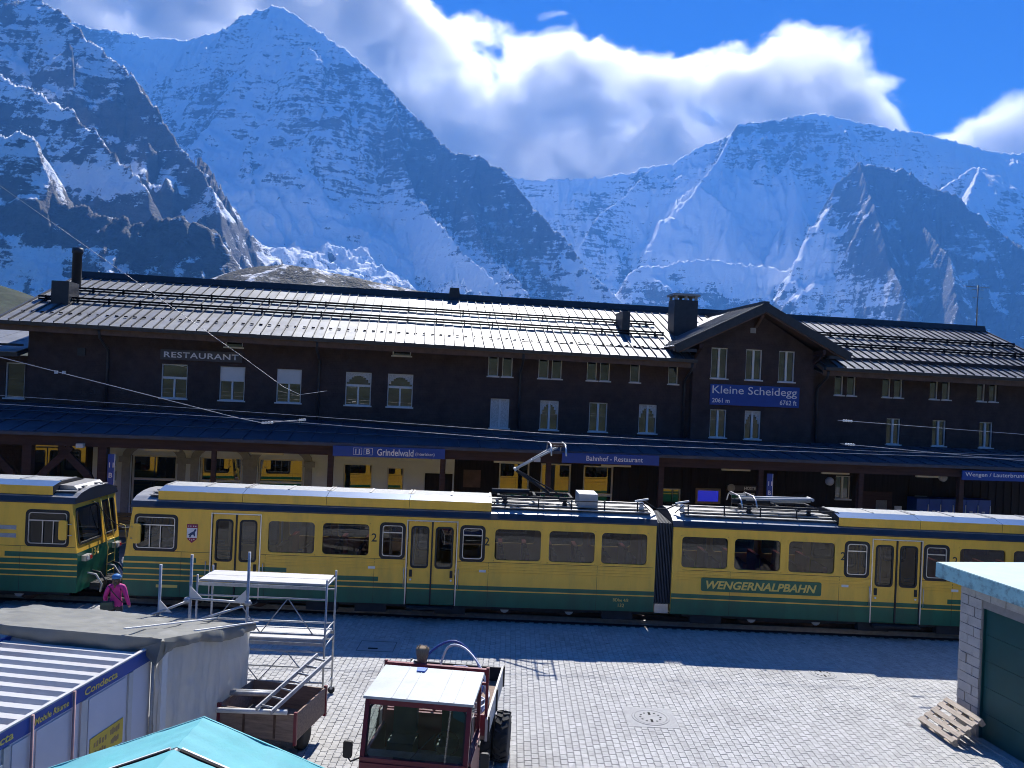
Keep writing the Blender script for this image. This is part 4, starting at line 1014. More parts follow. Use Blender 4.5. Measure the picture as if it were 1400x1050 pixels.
M_CREST_R = mat('crest_red', (0.28, 0.02, 0.06), 0.5); M_CREST_W = mat('crest_white', (0.75, 0.75, 0.75), 0.5); M_CREST_B = mat('crest_blue', (0.02, 0.05, 0.13), 0.5)
CW = 2.5      # body width
CL = 15.30
ZB, ZT = 0.50, 3.03
WZ = (1.84, 2.80)
FEAT = [('cab', 0.30, 1.45), ('door', 2.45, 3.84), ('big', 4.03, 5.41), ('big', 5.58, 6.97), ('small', 7.29, 7.94), ('door', 8.04, 9.48), ('small', 9.61, 10.25), ('big', 10.55, 11.95), ('big', 12.13, 13.53), ('big', 13.67, 15.07)]

def build_car(T, origin, yaw, mirror, extras):
    """one car body; local x 0..CL along the car (cab end at 0, or at CL when mirrored), y from the near side inwards"""
    def fx(x): return CL - x if mirror else x
    def rng(a, b): return (CL - b, CL - a) if mirror else (a, b)
    def slant(v):
        x, y, z = v; k = (CL - x) if mirror else x
        s = 0.20 * max(0.0, min(1.0, (z - 1.45) / 1.5)) * max(0.0, 1.0 - max(0, k) / 0.28)
        return (x - s if mirror else x + s, y, z)
    def put(mb, name, m, parent=None):
        mb.v = [slant(v) for v in mb.v]
        if parent is None: return mb.build(name, m, T, origin, yaw)
        return mb.build(name, m, parent)
    feats = [(k, *rng(a, b)) for k, a, b in FEAT]
    holes = []
    for k, a, b in feats:
        if k in ('big', 'small', 'cab'): holes.append((a, b, *WZ))
        elif k == 'door': holes.append((a, b, ZB, 2.93))
    # stripes: green bands stop one after the other behind the cab
    ends = [2.05, 4.62, 7.25]
    bands = [(1.49, 1.63, *rng(0, ends[0])), (1.31, 1.44, *rng(0, ends[1])), (1.14, 1.27, *rng(0, ends[2])), (0.98, 1.10, 0, CL), (ZB, 0.945, 0, CL)]
    def pick(x, z): return 1 if any(c < z < d and a < x < b for c, d, a, b in bands) else 0
    zb = sorted({v for c, d, _, _ in bands for v in (c, d)}); xb = [fx(e) for e in ends] + [fx(0.28)]
    body = MB()
    for y, bk, dp in ((0.0, False, 0.05), (CW, True, -0.05)):
        holed_wall(body, 0, CL, ZB, ZT, holes, y, dp, pick, xb, zb, back=bk, jamb=0)
    # fluting below the windows
    for z in (1.74, 1.66, 1.58, 1.50):
        prev = fx(ends[0] + .05) if not mirror else 0.1
        segs = []
        a0, a1 = rng(4.7 if z < 1.5 else 2.1, CL - 0.12)
        cuts = sorted([a0, a1] + [v for k, a, b in feats if k == 'door' for v in (a - .03, b + .03) if a0 < v < a1])
        for p, q in zip(cuts[:-1], cuts[1:]):
            if any(k == 'door' and a - .04 <= p and q <= b + .04 for k, a, b in feats): continue
            body.mi = 0
            body.box(p, q, -0.012, -0.001, z - .012, z + .012)
            body.box(p, q, CW + 0.001, CW + 0.012, z - .012, z + .012)
    put(body, 'car_body', [M_YEL, M_GRN])
    # panel joints: a long seam under the windows and upright ones between the panels
    for y, s in ((0.0, -1), (CW, 1)):
        for z, xs_ in ((1.795, None),):
            cuts = sorted([.3, CL - .05] + [v for k, a, b in feats if k == 'door' for v in (a - .03, b + .03)])
            for p, q in zip(cuts[:-1], cuts[1:]):
                if any(k == 'door' and a - .04 <= p and q <= b + .04 for k, a, b in feats): continue
                put(MB().box(p, q, y + s * .003, y + s * .0005, z - .006, z + .006), 'panel_seam', M_GASKET)
        for x in (1.62, 4.0, 7.12, 10.42, 13.6):
            xx = fx(x); put(MB().box(xx - .004, xx + .004, y + s * .003, y + s * .0005, ZB + .02, 1.785), 'panel_seam', M_GASKET)
        for x in (2.33, 7.98, 3.95, 9.55):
            xx = fx(x); put(MB().path([(xx, y + s * .004, 1.0), (xx, y + s * .05, 1.04), (xx, y + s * .05, 1.52), (xx, y + s * .004, 1.56)], .011, 6), 'grab_rail', M_ALU)
    # ends: cab face with windscreens, plain wall at the coupling
    cabx, inx = (CL, 0.0) if mirror else (0.0, CL)
    e = MB()
    ehole = [(0.16, 1.42, 1.86, 2.86), (1.60, 2.34, 1.86, 2.86)]
    tmp = MB(); holed_wall(tmp, 0, CW, ZB, ZT, ehole, 0.0, 0.0, lambda x, z: 1 if z < 1.63 else 0, zb=(1.63,))
    tmp.v = [(cabx, v[0], v[2]) for v in tmp.v]
    e.v, e.f, e.m, e.smooth = tmp.v, tmp.f, tmp.m, tmp.smooth
    put(e, 'cab_front', [M_YEL, M_GRN])
    e = MB(); sg = 1 if mirror else -1
    e.quadface([(inx, 0, ZB), (inx, 0, ZT), (inx, .55, ZT), (inx, .55, ZB)]); e.quadface([(inx, CW - .55, ZB), (inx, CW - .55, ZT), (inx, CW, ZT), (inx, CW, ZB)])
    put(e, 'end_wall', M_YEL)
    for (a, b, c, d) in ehole:
        g = put(MB().quadface([(cabx - sg * .03, a, c), (cabx - sg * .03, b, c), (cabx - sg * .03, b, d), (cabx - sg * .03, a, d)]), 'windscreen', M_TGLASS)
        put(MB().ring(rrect(a - .03, b + .03, c - .03, d + .03, .1), rrect(a + .03, b - .03, c + .03, d - .03, .08), 'x', cabx - sg * .04, cabx + sg * .02), 'gasket', M_GASKET, g)
    put(MB().box(cabx + sg * .002, cabx + sg * .03, 1.46, 1.56, 1.7, 2.95), 'pillar', M_YEL)
    for yy in (.22, CW - .5):
        h = put(MB().box(cabx + sg * .004, cabx + sg * .14, yy, yy + .34, 1.36, 1.52), 'headlamp', M_ALU)
        put(MB().lathe((cabx + sg * .15, yy + .1, 1.44), [(.07, -.012), (.07, .012)], axis='x', n=12), 'lens', M_LENS, h)
        put(MB().lathe((cabx + sg * .15, yy + .25, 1.44), [(.055, -.012), (.055, .012)], axis='x', n=12), 'tail_lens', M_RED, h)
    hr = MB()
    for yy in (1.52, 1.98): hr.path([(cabx + sg * .1, yy, .6), (cabx + sg * .12, yy, 1.5), (cabx + sg * .06, yy, 2.2), (cabx + sg * .02, yy, 3.0)], .014, 6)
    for z in (.75, 1.0, 1.25, 1.7): hr.tube((cabx + sg * .11, 1.52, z), (cabx + sg * .11, 1.98, z), .012, 6)
    put(hr, 'ladder', M_YTXT)
    hr = MB(); hr.path([(cabx + sg * .06, 2.35, 1.4), (cabx + sg * .26, 2.42, 1.45), (cabx + sg * .26, 2.42, 2.0), (cabx + sg * .1, 2.4, 2.05)], .016, 6); put(hr, 'handrail', M_YTXT)
    hs = MB(); hs.path([(cabx - sg * .18, 1.0, 3.0), (cabx + sg * .1, 1.15, 2.9), (cabx + sg * .2, 1.5, 2.4), (cabx + sg * .35, 2.0, 2.0), (cabx + sg * .6, 2.3, 1.95)], .012, 6); put(hs, 'cable', M_GASKET)
    # coupler, hoses and draw gear
    cp = MB(); cp.box(cabx + sg * .02, cabx + sg * .3, .7, 1.8, .42, .62); cp.box(cabx + sg * .3, cabx + sg * .62, 1.12, 1.38, .44, .60); cp.lathe((cabx + sg * .62, 1.25, .52), [(.17, -.05), (.17, .05)], axis='x', n=12)
    put(cp, 'coupler', M_UNDER)
    for k, yy in enumerate((.55, .8, 1.65, 1.95)):
        put(MB().path([(cabx + sg * .02, yy, .95), (cabx + sg * .25, yy + .03, .9), (cabx + sg * .42, yy + .05, .62), (cabx + sg * .36, yy + .1, .38)], .028, 6), 'hose', M_GASKET if k % 2 else M_GREYBOX)
    # windows
    for k, a, b in feats:
        for y, s in ((0.0, -1), (CW, 1)):
            if k in ('big', 'small', 'cab'):
                yg = y - s * .035
                pn = put(MB().quadface([(a, yg, WZ[0]), (b, yg, WZ[0]), (b, yg, WZ[1]), (a, yg, WZ[1])]), 'window', M_TGLASS)
                r_ = .11 if k == 'big' else .09
                w_ = .028 if k == 'big' else .05
                fr = MB().ring(rrect(a - w_, b + w_, WZ[0] - w_, WZ[1] + w_, r_ + w_), rrect(a + .03, b - .03, WZ[0] + .03, WZ[1] - .03, r_), 'y', y + s * .008, y - s * .05)
                put(fr, 'gasket', M_YEL if k == 'big' else M_GASKET, pn)
                if k != 'big':
                    zz = WZ[1] - .26 if k == 'cab' else WZ[1] - .24
                    al = MB().ring(rrect(a + .035, b - .035, WZ[0] + .035, WZ[1] - .035, r_ - .01), rrect(a + .055, b - .055, WZ[0] + .055, WZ[1] - .055, r_ - .02), 'y', y + s * .012, y - s * .03)
                    al.box(a + .05, b - .05, y - .012, y + .012, zz - .016, zz + .016)
                    if k == 'cab':
                        for f_ in (.36, .62) if not mirror else (.38, .64): al.box(a + (b - a) * f_ - .012, a + (b - a) * f_ + .012, y - .012, y + .012, WZ[0] + .05, zz - .016)
                    put(al, 'slider_frame', M_ALU, pn)
            else:
                # double-leaf door, each leaf with its pane
                m_ = (a + b) / 2
                for q0, q1, hand in ((a + .035, m_ - .02, m_ - .16), (m_ + .02, b - .035, m_ + .08)):
                    lf = MB(); wa, wb = q0 + .10, q1 - .10
                    holed_wall(lf, q0, q1, ZB, 2.90, [(wa, wb, 1.58, 2.74)], y - s * .03, s * -.03, pick_door, zb=(.945, .98, 1.10), back=s > 0)
                    dl = put(lf, 'door', [M_YEL, M_GRN])
                    put(MB().quadface([(wa, y - s * .045, 1.58), (wb, y - s * .045, 1.58), (wb, y - s * .045, 2.74), (wa, y - s * .045, 2.74)]), 'door_pane', M_TGLASS, dl)
                    put(MB().ring(rrect(wa - .03, wb + .03, 1.55, 2.77, .11), rrect(wa + .02, wb - .02, 1.60, 2.72, .08), 'y', y - s * .018, y - s * .05), 'door_gasket', M_GASKET, dl)
                    hx = q1 - .13 if q0 > m_ else q0 + .05
                    hx = q0 + .06 if q0 < m_ else q1 - .14
                    put(MB().box(hx, hx + .08, y - s * .03, y - s * .002, 1.30, 1.50), 'door_handle', M_GASKET, dl)
                    put(MB().lathe((hx + .04, y - s * .015, 1.22), [(.03, -.012), (.03, .012)], axis='y', n=10), 'door_button', M_WHITE, dl)
                put(MB().box(m_ - .022, m_ + .022, y - s * .05, y + s * .002, ZB, 2.92), 'door_seal', M_GASKET)
                tr = MB(); tr.ring([(a - .02, ZB), (b + .02, ZB), (b + .02, 2.95), (a - .02, 2.95)], [(a + .012, ZB), (b - .012, ZB), (b - .012, 2.915), (a + .012, 2.915)], 'y', y + s * .014, y - s * .05)
                put(tr, 'door_frame', M_ALU)
                put(MB().box(a + .05, b - .05, y + s * .16, y - s * .05, .40, .46), 'door_step', M_UNDER)
    # mirrors on the cab side
    for y, s in ((0.0, -1), (CW, 1)):
        c0, c1 = rng(.28, .50)
        put(MB().prism(rrect(c0, c1, 2.02, 2.58, .06), 'y', y + s * .07, y + s * .13), 'mirror', M_YEL)
        for z in (2.14, 2.46): put(MB().tube((fx(.12), y + s * .01, z), (fx(.34), y + s * .09, z), .012, 6), 'mirror_arm', M_ALU)
    # interior: floor, ceiling lining, seats
    put(MB().box(.1, CL - .1, .06, CW - .06, .86, .92), 'floor_inside', M_FLOORIN)
    put(MB().box(.3, CL - .3, .06, CW - .06, 2.96, 2.99), 'ceiling_inside', M_LINING)
    for x in [4.35, 5.1, 5.9, 6.65, 10.8, 11.55, 12.35, 13.15, 13.95, 14.7]:
        for yy in (.12, 1.45):
            c = fx(x); st = MB(); st.box(c - .22, c + .22, yy, yy + .92, .92, 1.36); st.box(c - .06, c + .06, yy, yy + .92, 1.36, 2.02)
            put(st, 'seat', M_SEAT)
    put(MB().box(*rng(1.55, 1.62), .06, CW - .06, .92, 2.9), 'cab_partition', M_LINING)
    put(MB().box(*rng(.5, .9), .3, CW - .3, .92, 1.75), 'driver_desk', M_UNDER)
    # roof
    prof = [(-0.02, ZT), (-0.025, 3.07), (0.10, 3.20), (0.35, 3.31), (.8, 3.39), (1.25, 3.41), (1.7, 3.39), (2.15, 3.31), (2.4, 3.20), (2.525, 3.07), (2.52, ZT)]
    rf = MB(); n = len(prof)
    x0r, x1r = rng(.14, CL + .02)
    for i in range(n - 1):
        rf.mi = 1 if 2 <= i <= n - 4 else 0
        (ya, za), (yb, zb_) = prof[i], prof[i + 1]
        rf.quadface([(x0r, ya, za), (x1r, ya, za), (x1r, yb, zb_), (x0r, yb, zb_)][::1], True)
    rf.mi = 0
    rf.quadface([(x0r, q[0], q[1]) for q in prof]); rf.quadface([(x1r, q[0], q[1]) for q in prof][::-1])
    rfo = rf.build('roof', [M_ROOFDK, M_ROOFLT], T, origin, yaw)
    for yy, zz in ((.36, 3.335), (.62, 3.385), (.88, 3.42), (1.62, 3.42), (1.88, 3.385), (2.14, 3.335)):
        MB().box(x0r + .4, x1r - .15, yy - .075, yy + .075, zz, zz + .025).build('walkway_board', M_ROOFLT, rfo)
    # equipment boxes on the roof, one behind the other
    for i in range(4):
        a, b = rng(.85 + i * 2.4, .85 + i * 2.4 + 2.39)
        bx_ = MB()
        sec = [(.14, 3.50), (.155, 3.245), (1.865, 3.245), (1.88, 3.50), (1.45, 3.60), (.58, 3.60)]
        for j, mi in ((0, 0), (1, 3), (2, 0), (3, 1), (4, 2), (5, 1)):
            (ya, za), (yb, zb_) = sec[j], sec[(j + 1) % 6]; bx_.mi = mi
            bx_.quadface([(a, ya, za), (a, yb, zb_), (b, yb, zb_), (b, ya, za)])
        bx_.mi = 3; bx_.quadface([(a, q[0], q[1]) for q in sec]); bx_.quadface([(b, q[0], q[1]) for q in sec][::-1])
        ob = bx_.build('roof_box', [M_YEL, M_STRIP, M_LID, M_UNDER], T, origin, yaw)
        lid = MB()
        for xx in (a + .01, b - .07, (a + b) / 2 - .03): lid.box(xx, xx + .06, .6, 1.43, 3.602, 3.62)
        lid.build('lid_rib', M_ALU, ob)
        for xx in (a + .4, b - .5):
            MB().box(xx, xx + .16, .22, .30, 3.26 - .02, 3.24).build('foot', M_LENS, ob)
            for yy in (.25, 1.7): MB().box(xx, xx + .14, yy, yy + .08, 3.15, 3.244).build('foot', M_ALU, ob)
    # frame, bogies, wheels
    put(MB().box(.35, CL - .25, .12, CW - .12, .40, .86), 'underframe', M_UNDER)
    for xc in (2.7, 11.9):
        c = fx(xc); bg = MB()
        for yy in (.32, CW - .44): bg.box(c - 1.35, c + 1.35, yy, yy + .12, .30, .50)
        bg.box(c - .5, c + .5, .35, CW - .35, .28, .42)
        bo = bg.build('bogie', M_UNDER, T, origin, yaw)
        for dx in (-.95, .95):
            for yy in (.72, 1.62):
                MB().lathe((c + dx, yy + .08, .42), [(.36, -.06), (.33, .06)], axis='y', n=20).build('wheel', M_RUST, bo)
            for yy in (.30, CW - .30): MB().lathe((c + dx, yy, .40), [(.13, -.06), (.13, .06)], axis='y', n=14).build('axle_box', M_GREYBOX, bo)
    for x in (5.2, 6.6, 8.9, 13.8):
        a, b = rng(x, x + .9); put(MB().box(a, b, .05, .3, .24, .49), 'equipment_case', M_UNDER)
    # class numerals and small plates
    for x in (7.08, 10.34):
        o = link('numeral', text_mesh('2', M_DKTXT, None, .24, bold=.01), T); xx = fx(x) - .07
        M4 = Matrix.Translation(origin) @ Matrix.Rotation(yaw, 4, 'Z')
        o.location = M4 @ Vector((xx, -.006, 2.28)); o.rotation_euler = (0, 0, yaw)
    for x in (7.05, 10.25):
        xx = fx(x); put(MB().box(xx - .1, xx + .1, -.016, -.003, 1.50, 1.57), 'plate', M_FRAME)
    return fx

def pick_door(x, z): return 1 if (z < .945 or .98 < z < 1.10) else 0

def pantograph(T, origin, yaw, x, raised, flip=1):
    P = MB(); 
    for yy in (.75, 1.65):
        for dx in (-.9, .9): P.lathe((x + dx, yy, 3.40), [(.05, 0), (.09, .05), (.05, .1), (.09, .15), (.04, .2)], n=10)
        P.bar((x - 1.15, yy, 3.62), (x + 1.15, yy, 3.62), .07, .07)
    for dx in (-1.1, 0.0, 1.1): P.bar((x + dx, .72, 3.63), (x + dx, 1.68, 3.63), .07, .06)
    P.tube((x - 1.3, 1.2, 3.70), (x - .15, 1.2, 3.72), .085, 10)
    pb = P.build('pantograph', M_UNDER, T, origin, yaw)
    if raised:
        piv = (x + .45, 3.70); knee = (x - .62, 4.40); head = (x + .62, 5.14)
        a = MB(); a.tube((piv[0], 1.2, piv[1]), (knee[0], 1.2, knee[1]), .05, 8); a.tube((piv[0] + .35, 1.2, piv[1] - .04), (knee[0] + .12, 1.2, knee[1] - .04), .022, 6); a.build('lower_arm', M_UNDER, pb)
        a = MB()
        for s in (-1, 1): a.tube((knee[0], 1.2 + s * .10, knee[1]), (head[0], 1.2 + s * .32, head[1]), .03, 8)
        a.tube((knee[0], .98, knee[1]), (knee[0], 1.42, knee[1]), .045, 8); a.tube((knee[0] + .5, .95, knee[1] + .3), (knee[0] + .5, 1.45, knee[1] + .3), .018, 6)
        a.build('upper_arm', M_GREYBOX, pb)
        hz_ = 5.16; hx = head[0]
    else:
        a = MB()
        for s in (-1, 1): a.tube((x - .95, 1.2 + s * .3, 3.80), (x + 1.1, 1.2 + s * .12, 3.86), .035, 8)
        a.tube((x + 1.1, .98, 3.86), (x + 1.1, 1.42, 3.86), .05, 8); a.tube((x - .4, 1.2, 3.72), (x + 1.1, 1.2, 3.8), .055, 8); a.build('folded_arm', M_GREYBOX, pb)
        hz_ = 3.84; hx = x - 1.0
    for s in (-1, 1):
        st = MB(); px = hx + s * .22
        st.path([(px, .35, hz_ - .22), (px, .5, hz_ - .02), (px, .75, hz_ + .08), (px, 1.65, hz_ + .08), (px, 1.9, hz_ - .02), (px, 2.05, hz_ - .22)], .024, 6); st.build('contact_strip', M_ALU, pb)
    st = MB()
    for yy in (.8, 1.6): st.bar((hx - .24, yy, hz_ + .02), (hx + .24, yy, hz_ + .02), .03, .05)
    st.build('head_frame', M_RUST if raised else M_ALU, pb)

def roof_line(T, origin, yaw, x0, x1, nposts):
    r_ = MB(); r_.path([(x0, .45, 3.36), (x0 + .25, .45, 3.60), (x1 - .25, .45, 3.60), (x1, .45, 3.36)], .016, 6)
    for i in range(nposts): xx = x0 + .4 + (x1 - x0 - .8) * i / (nposts - 1); r_.tube((xx, .45, 3.34), (xx, .45, 3.64), .022, 6)
    r_.build('roof_cable', M_UNDER, T, origin, yaw)

# --- the railcar in front of the station: two bodies joined by bellows
T1 = empty('railcar', (-10.87, 21.96, 0), 0, 'yellow and green articulated railcar with its pantograph raised, in front of the station', 'train')
oL, yL = Vector((0, 0, 0)), math.radians(2.2)
oR, yR = Vector((15.77, .50, 0)), math.radians(-.2)
build_car(T1, oL, yL, False, None)
build_car(T1, oR, yR, True, None)
bl = MB(); nb = 11
xa, xb_ = 15.29, 15.79
for i in range(nb):
    x = xa + (xb_ - xa) * i / nb; w_ = (xb_ - xa) / nb
    y0 = .60 + .0 * i
    bl.box(x + .004, x + w_ * .5, .60, CW + .40, .75, 3.12); bl.box(x + w_ * .5, x + w_ + .004, .72, CW + .28, .8, 3.02)
bl.build('bellows', M_BELLOW, T1)
MB().box(15.34, 15.74, .7, 3.0, .45, .72).build('joint_bearing', M_ALU, T1)
pantograph(T1, oL, yL, 11.75, True)
pantograph(T1, oR, yR, 3.3, False)
roof_line(T1, oL, yL, 10.45, 15.2, 5)
roof_line(T1, oR, yR, .1, 5.2, 5)
MB().box(13.05, 13.62, .55, 1.45, 3.40, 3.80).build('roof_resistor', M_GREYBOX, T1, oL, yL)
for x, o_, y_ in ((14.95, oL, yL), (.35, oR, yR)):
    q = MB(); q.lathe((x, .6, 3.38), [(.05, 0), (.09, .06), (.05, .12), (.09, .18), (.04, .24)], n=10); q.bar((x - .2, .6, 3.64), (x + .2, .6, 3.72), .05, .05); q.build('cable_insulator', M_FRAME, T1, o_, y_)
MB().path([(15.0, 1.05, 3.66), (15.35, 1.06, 3.45), (15.65, 1.08, 3.45), (16.1, 1.1, 3.68)], .02, 6).build('jumper_cable', M_UNDER, T1)
# name board
nb_ = MB().prism(rrect(.86, 4.36, 1.21, 1.60, .05), 'y', -.030, -.004).build('name_board', M_GRN, T1, oR, yR)
o = link('lettering', text_mesh('WENGERNALPBAHN', M_YTXT, 3.22, .24, bold=.03, shear=.25), nb_, (1.0, -.034, 1.285))
# crest on the cab side: shield with stars and a leaping beast silhouette kept generic
cr = MB(); sh = [(1.76, 2.30), (1.76, 2.60), (2.06, 2.60), (2.06, 2.30), (2.03, 2.16), (1.91, 2.06), (1.79, 2.16)]
cr.prism([(x, z) for x, z in sh][::-1], 'y', -.02, -.004); cro = cr.build('crest', M_CREST_R, T1, oL, yL)
MB().box(1.765, 2.055, -.026, -.021, 2.21, 2.49).build('crest_field', M_CREST_W, cro)
bst = MB()
for pts in ([(1.80, 2.30), (1.86, 2.27), (1.97, 2.32), (2.02, 2.42), (1.95, 2.40), (1.88, 2.36)], [(1.85, 2.29), (1.83, 2.23), (1.87, 2.23), (1.90, 2.29)], [(1.94, 2.33), (1.97, 2.25), (2.0, 2.26), (1.99, 2.35)], [(1.99, 2.39), (2.04, 2.44), (2.0, 2.47), (1.96, 2.42)]):
    bst.prism(pts, 'y', -.031, -.027)
bst.build('crest_beast', M_CREST_B, cro)
stz = MB()
for x, z in ((1.81, 2.545), (1.87, 2.545), (1.95, 2.545), (2.01, 2.545), (1.85, 2.17), (1.91, 2.15), (1.97, 2.17)): stz.lathe((x, -.024, z), [(.016, -.003), (.016, .003)], axis='y', n=6)
stz.build('crest_stars', M_CREST_W, cro)
MB().box(.95, 1.55, -.012, -.003, .76, .84).build('number_plate', M_YTXT, T1, oL, yL)
pl = MB().box(13.9, 14.75, -.008, -.002, .56, .90).build('data_panel', M_GRN, T1, oL, yL)
link('lettering', text_mesh('BDhe 4/8', M_YTXT, .45, .09), pl, (14.1, -.012, .78)); link('lettering', text_mesh('132', M_YTXT, None, .1), pl, (14.25, -.012, .62))

# --- the railcar at the left edge, number 134
T2 = empty('railcar', (-12.18 - CL, 21.55, 0), 0, 'yellow and green railcar numbered 134 at the left edge', 'train')
oT, yT = Vector((0, 0, 0)), math.radians(1.6)
build_car(T2, oT, yT, True, None)
tm = text_mesh('134', M_YTXT, None, .24, bold=.03)
o = link('lettering', tm, T2); M4 = Matrix.Rotation(yT, 4, 'Z')
o.location = M4 @ Vector((CL + .02, .75, 1.38)); o.rotation_euler = (0, 0, yT + math.radians(90))
MB().prism([(CL - 1.1, 3.30), (CL - .25, 3.30), (CL - .45, 3.48), (CL - .95, 3.50)], 'y', .5, 2.0).build('roof_hood', M_ALU, T2, oT, yT)
for z in (2.25, 2.02): MB().box(CL - 2.35, CL - 1.75, -.008, -.002, z, z + .12).build('data_panel', M_STONE, T2, oT, yT)

# ------------------------------------------------------------------ foreground things
M_CWHITE = mat('container_white', (0.50, 0.50, 0.49), 0.5, vary=0.1, scale=2.0, dirt=(0.36, 0.27, 0.23), dscale=1.2, dirt_amt=0.55, stretch=(.4, 1, 1))
M_CPANEL = mat('container_panel', (0.55, 0.56, 0.62), 0.5, vary=0.05, scale=1.0)
M_CBLUE = mat('container_blue', (0.02, 0.07, 0.32), 0.45, vary=0.1, scale=3.0, dirt=(0.05, 0.08, 0.2), dscale=2.0)
M_PINK = mat('faded_pink_strap', (0.45, 0.27, 0.24), 0.7, vary=0.15, scale=6.0)
M_ADBOARD = mat('yellow_board', (0.62, 0.44, 0.06), 0.6, vary=0.08)
M_TARP = mat('olive_tarpaulin', (0.20, 0.20, 0.18), 0.5, vary=0.10, scale=2.5, bump=0.2, bscale=4.0, dirt=(0.15, 0.15, 0.135), dscale=1.5, spec=0.35)
M_SHEETING = mat('pale_sheeting', (0.74, 0.72, 0.68), 0.5, vary=0.10, scale=3.0, stretch=(3, 3, 0.7), bump=0.5, bscale=5.0, spec=0.4)
_sn = M_SHEETING.node_tree; _tr = _sn.nodes.new('ShaderNodeBsdfTranslucent'); _ms = _sn.nodes.new('ShaderNodeMixShader')     # thin plastic: daylight shines through it
_tr.inputs['Color'].default_value = (0.75, 0.74, 0.70, 1); _ms.inputs['Fac'].default_value = 0.45
_sn.links.new(_sn.nodes['Principled BSDF'].outputs['BSDF'], _ms.inputs[1]); _sn.links.new(_tr.outputs['BSDF'], _ms.inputs[2])
_sn.links.new(_ms.outputs['Shader'], _sn.nodes['Material Output'].inputs['Surface'])
M_LATH = mat('white_lath', (0.66, 0.65, 0.62), 0.6, vary=0.1)
M_TURQ = mat('turquoise_canvas', (0.15, 0.43, 0.46), 0.75, vary=0.07, scale=3.0, bump=0.25, bscale=9.0, dirt=(0.10, 0.45, 0.44), dscale=1.0, spec=0.25)
M_SCAF = mat('galvanised_tube', (0.40, 0.41, 0.42), 0.5, 0.25, vary=0.2, scale=8.0)
M_PLYW = mat('pale_deck_board', (0.48, 0.475, 0.46), 0.6, vary=0.14, scale=3.0, stretch=(1, 5, 1))
M_GREYWOOD = mat('weathered_wood', (0.25, 0.18, 0.14), 0.85, vary=0.3, scale=3.0, stretch=(1, 7, 7), bump=0.4, bscale=20.0)
M_REDDK = mat('dark_red_paint', (0.16, 0.012, 0.028), 0.4, vary=0.15, scale=3.0, dirt=(0.10, 0.02, 0.03), dscale=2.0)
M_TRROOF = mat('cab_roof_white', (0.38, 0.42, 0.43), 0.5, vary=0.1, scale=2.0, dirt=(0.3, 0.3, 0.29), dscale=2.5, dirt_amt=0.6)
M_TYRE = mat('tyre_rubber', (0.025, 0.025, 0.026), 0.85, vary=0.2, scale=9.0)
M_CABGLASS = clear_glass('cab_glass', (0.72, 0.78, 0.76), 1.7)
M_CABIN = mat('cab_interior', (0.22, 0.22, 0.22), 0.8, vary=0.3, scale=5.0)
M_SEATG = mat('green_seat', (0.02, 0.05, 0.04), 0.6)
M_HOSEW = mat('white_hose', (0.6, 0.62, 0.66), 0.5, vary=0.06); M_HOSEB = mat('blue_hose', (0.03, 0.06, 0.25), 0.45, vary=0.1)
M_STRAW = mat('straw', (0.20, 0.15, 0.10), 0.9, vary=0.5, scale=30.0, stretch=(6, 6, 0.5))
M_BLOCK = mat('concrete_block', (0.42, 0.40, 0.38), 0.9, vary=0.12, scale=5.0, bump=0.5, bscale=45.0, dirt=(0.27, 0.25, 0.24), dscale=1.5, spec=0.2)
M_MORTAR = mat('mortar', (0.24, 0.23, 0.22), 0.95, vary=0.1, scale=8.0)
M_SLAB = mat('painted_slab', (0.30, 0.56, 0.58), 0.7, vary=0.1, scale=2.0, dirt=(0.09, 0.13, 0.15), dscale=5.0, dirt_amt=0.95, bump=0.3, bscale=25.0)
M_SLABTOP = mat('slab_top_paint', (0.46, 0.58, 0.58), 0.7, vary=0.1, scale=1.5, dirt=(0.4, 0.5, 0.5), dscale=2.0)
M_TEAL = mat('teal_garage_door', (0.004, 0.06, 0.062), 0.5, vary=0.12, scale=1.5, spec=0.35)
M_PALLET = mat('pallet_wood', (0.42, 0.35, 0.28), 0.85, vary=0.3, scale=3.0, stretch=(6, 1, 6), bump=0.4, bscale=25.0)

# --- site container
CA = math.radians(-7.0)
K = empty('site_container', (-5.5, 12.2, 0), CA, 'white site container with a blue top rail and ribbed roof', 'container')
b = MB(); b.box(-2.40, -.02, -5.98, -.02, .12, 2.40); b.build('body', M_CPANEL, K)
rf = MB(); pts = []; y = -6.0
while y < -.05:
    pts += [(y, 2.52), (y + .09, 2.52), (y + .13, 2.575), (y + .25, 2.575)]; y += .29
rv = [(y_, z_) for y_, z_ in pts if y_ <= -.03]
for (ya, za), (yb, zb_) in zip(rv[:-1], rv[1:]): rf.quadface([(-2.40, ya, za), (-.05, ya, za), (-.05, yb, zb_), (-2.40, yb, zb_)])
rf.build('ribbed_roof', M_CWHITE, K)
for x0, x1 in ((-.05, .0), (-2.44, -2.40)): MB().box(x0, x1, -6.0, 0, 2.40, 2.60).build('top_rail', M_CBLUE, K)
MB().box(-.053, .003, -6.0, 0, 2.602, 2.625).build('rail_edge', M_CWHITE, K)
MB().box(-2.40, -.05, -.05, 0, 2.40, 2.6).build('end_rail', M_CBLUE, K); MB().box(-2.44, 0, -6.0, 0, .0, .12).build('base_rail', M_CBLUE, K)
for tx, y0, wd, ht in (('Condecta', -3.62, .72, .105), ('Mobile Räume', -2.55, .62, .085), ('Condecta', -1.62, .72, .105)):
    o = link('lettering', text_mesh(tx, M_YTXT, wd, ht, bold=.02, shear=.1), K, (.006, y0, 2.45)); o.rotation_euler = (0, 0, math.radians(90))
for y0, y1 in ((-.62, -.52), (-1.68, -1.55), (-3.05, -2.96)): MB().box(-.018, .012, y0, y1, .12, 2.395).build('post', M_CWHITE, K)
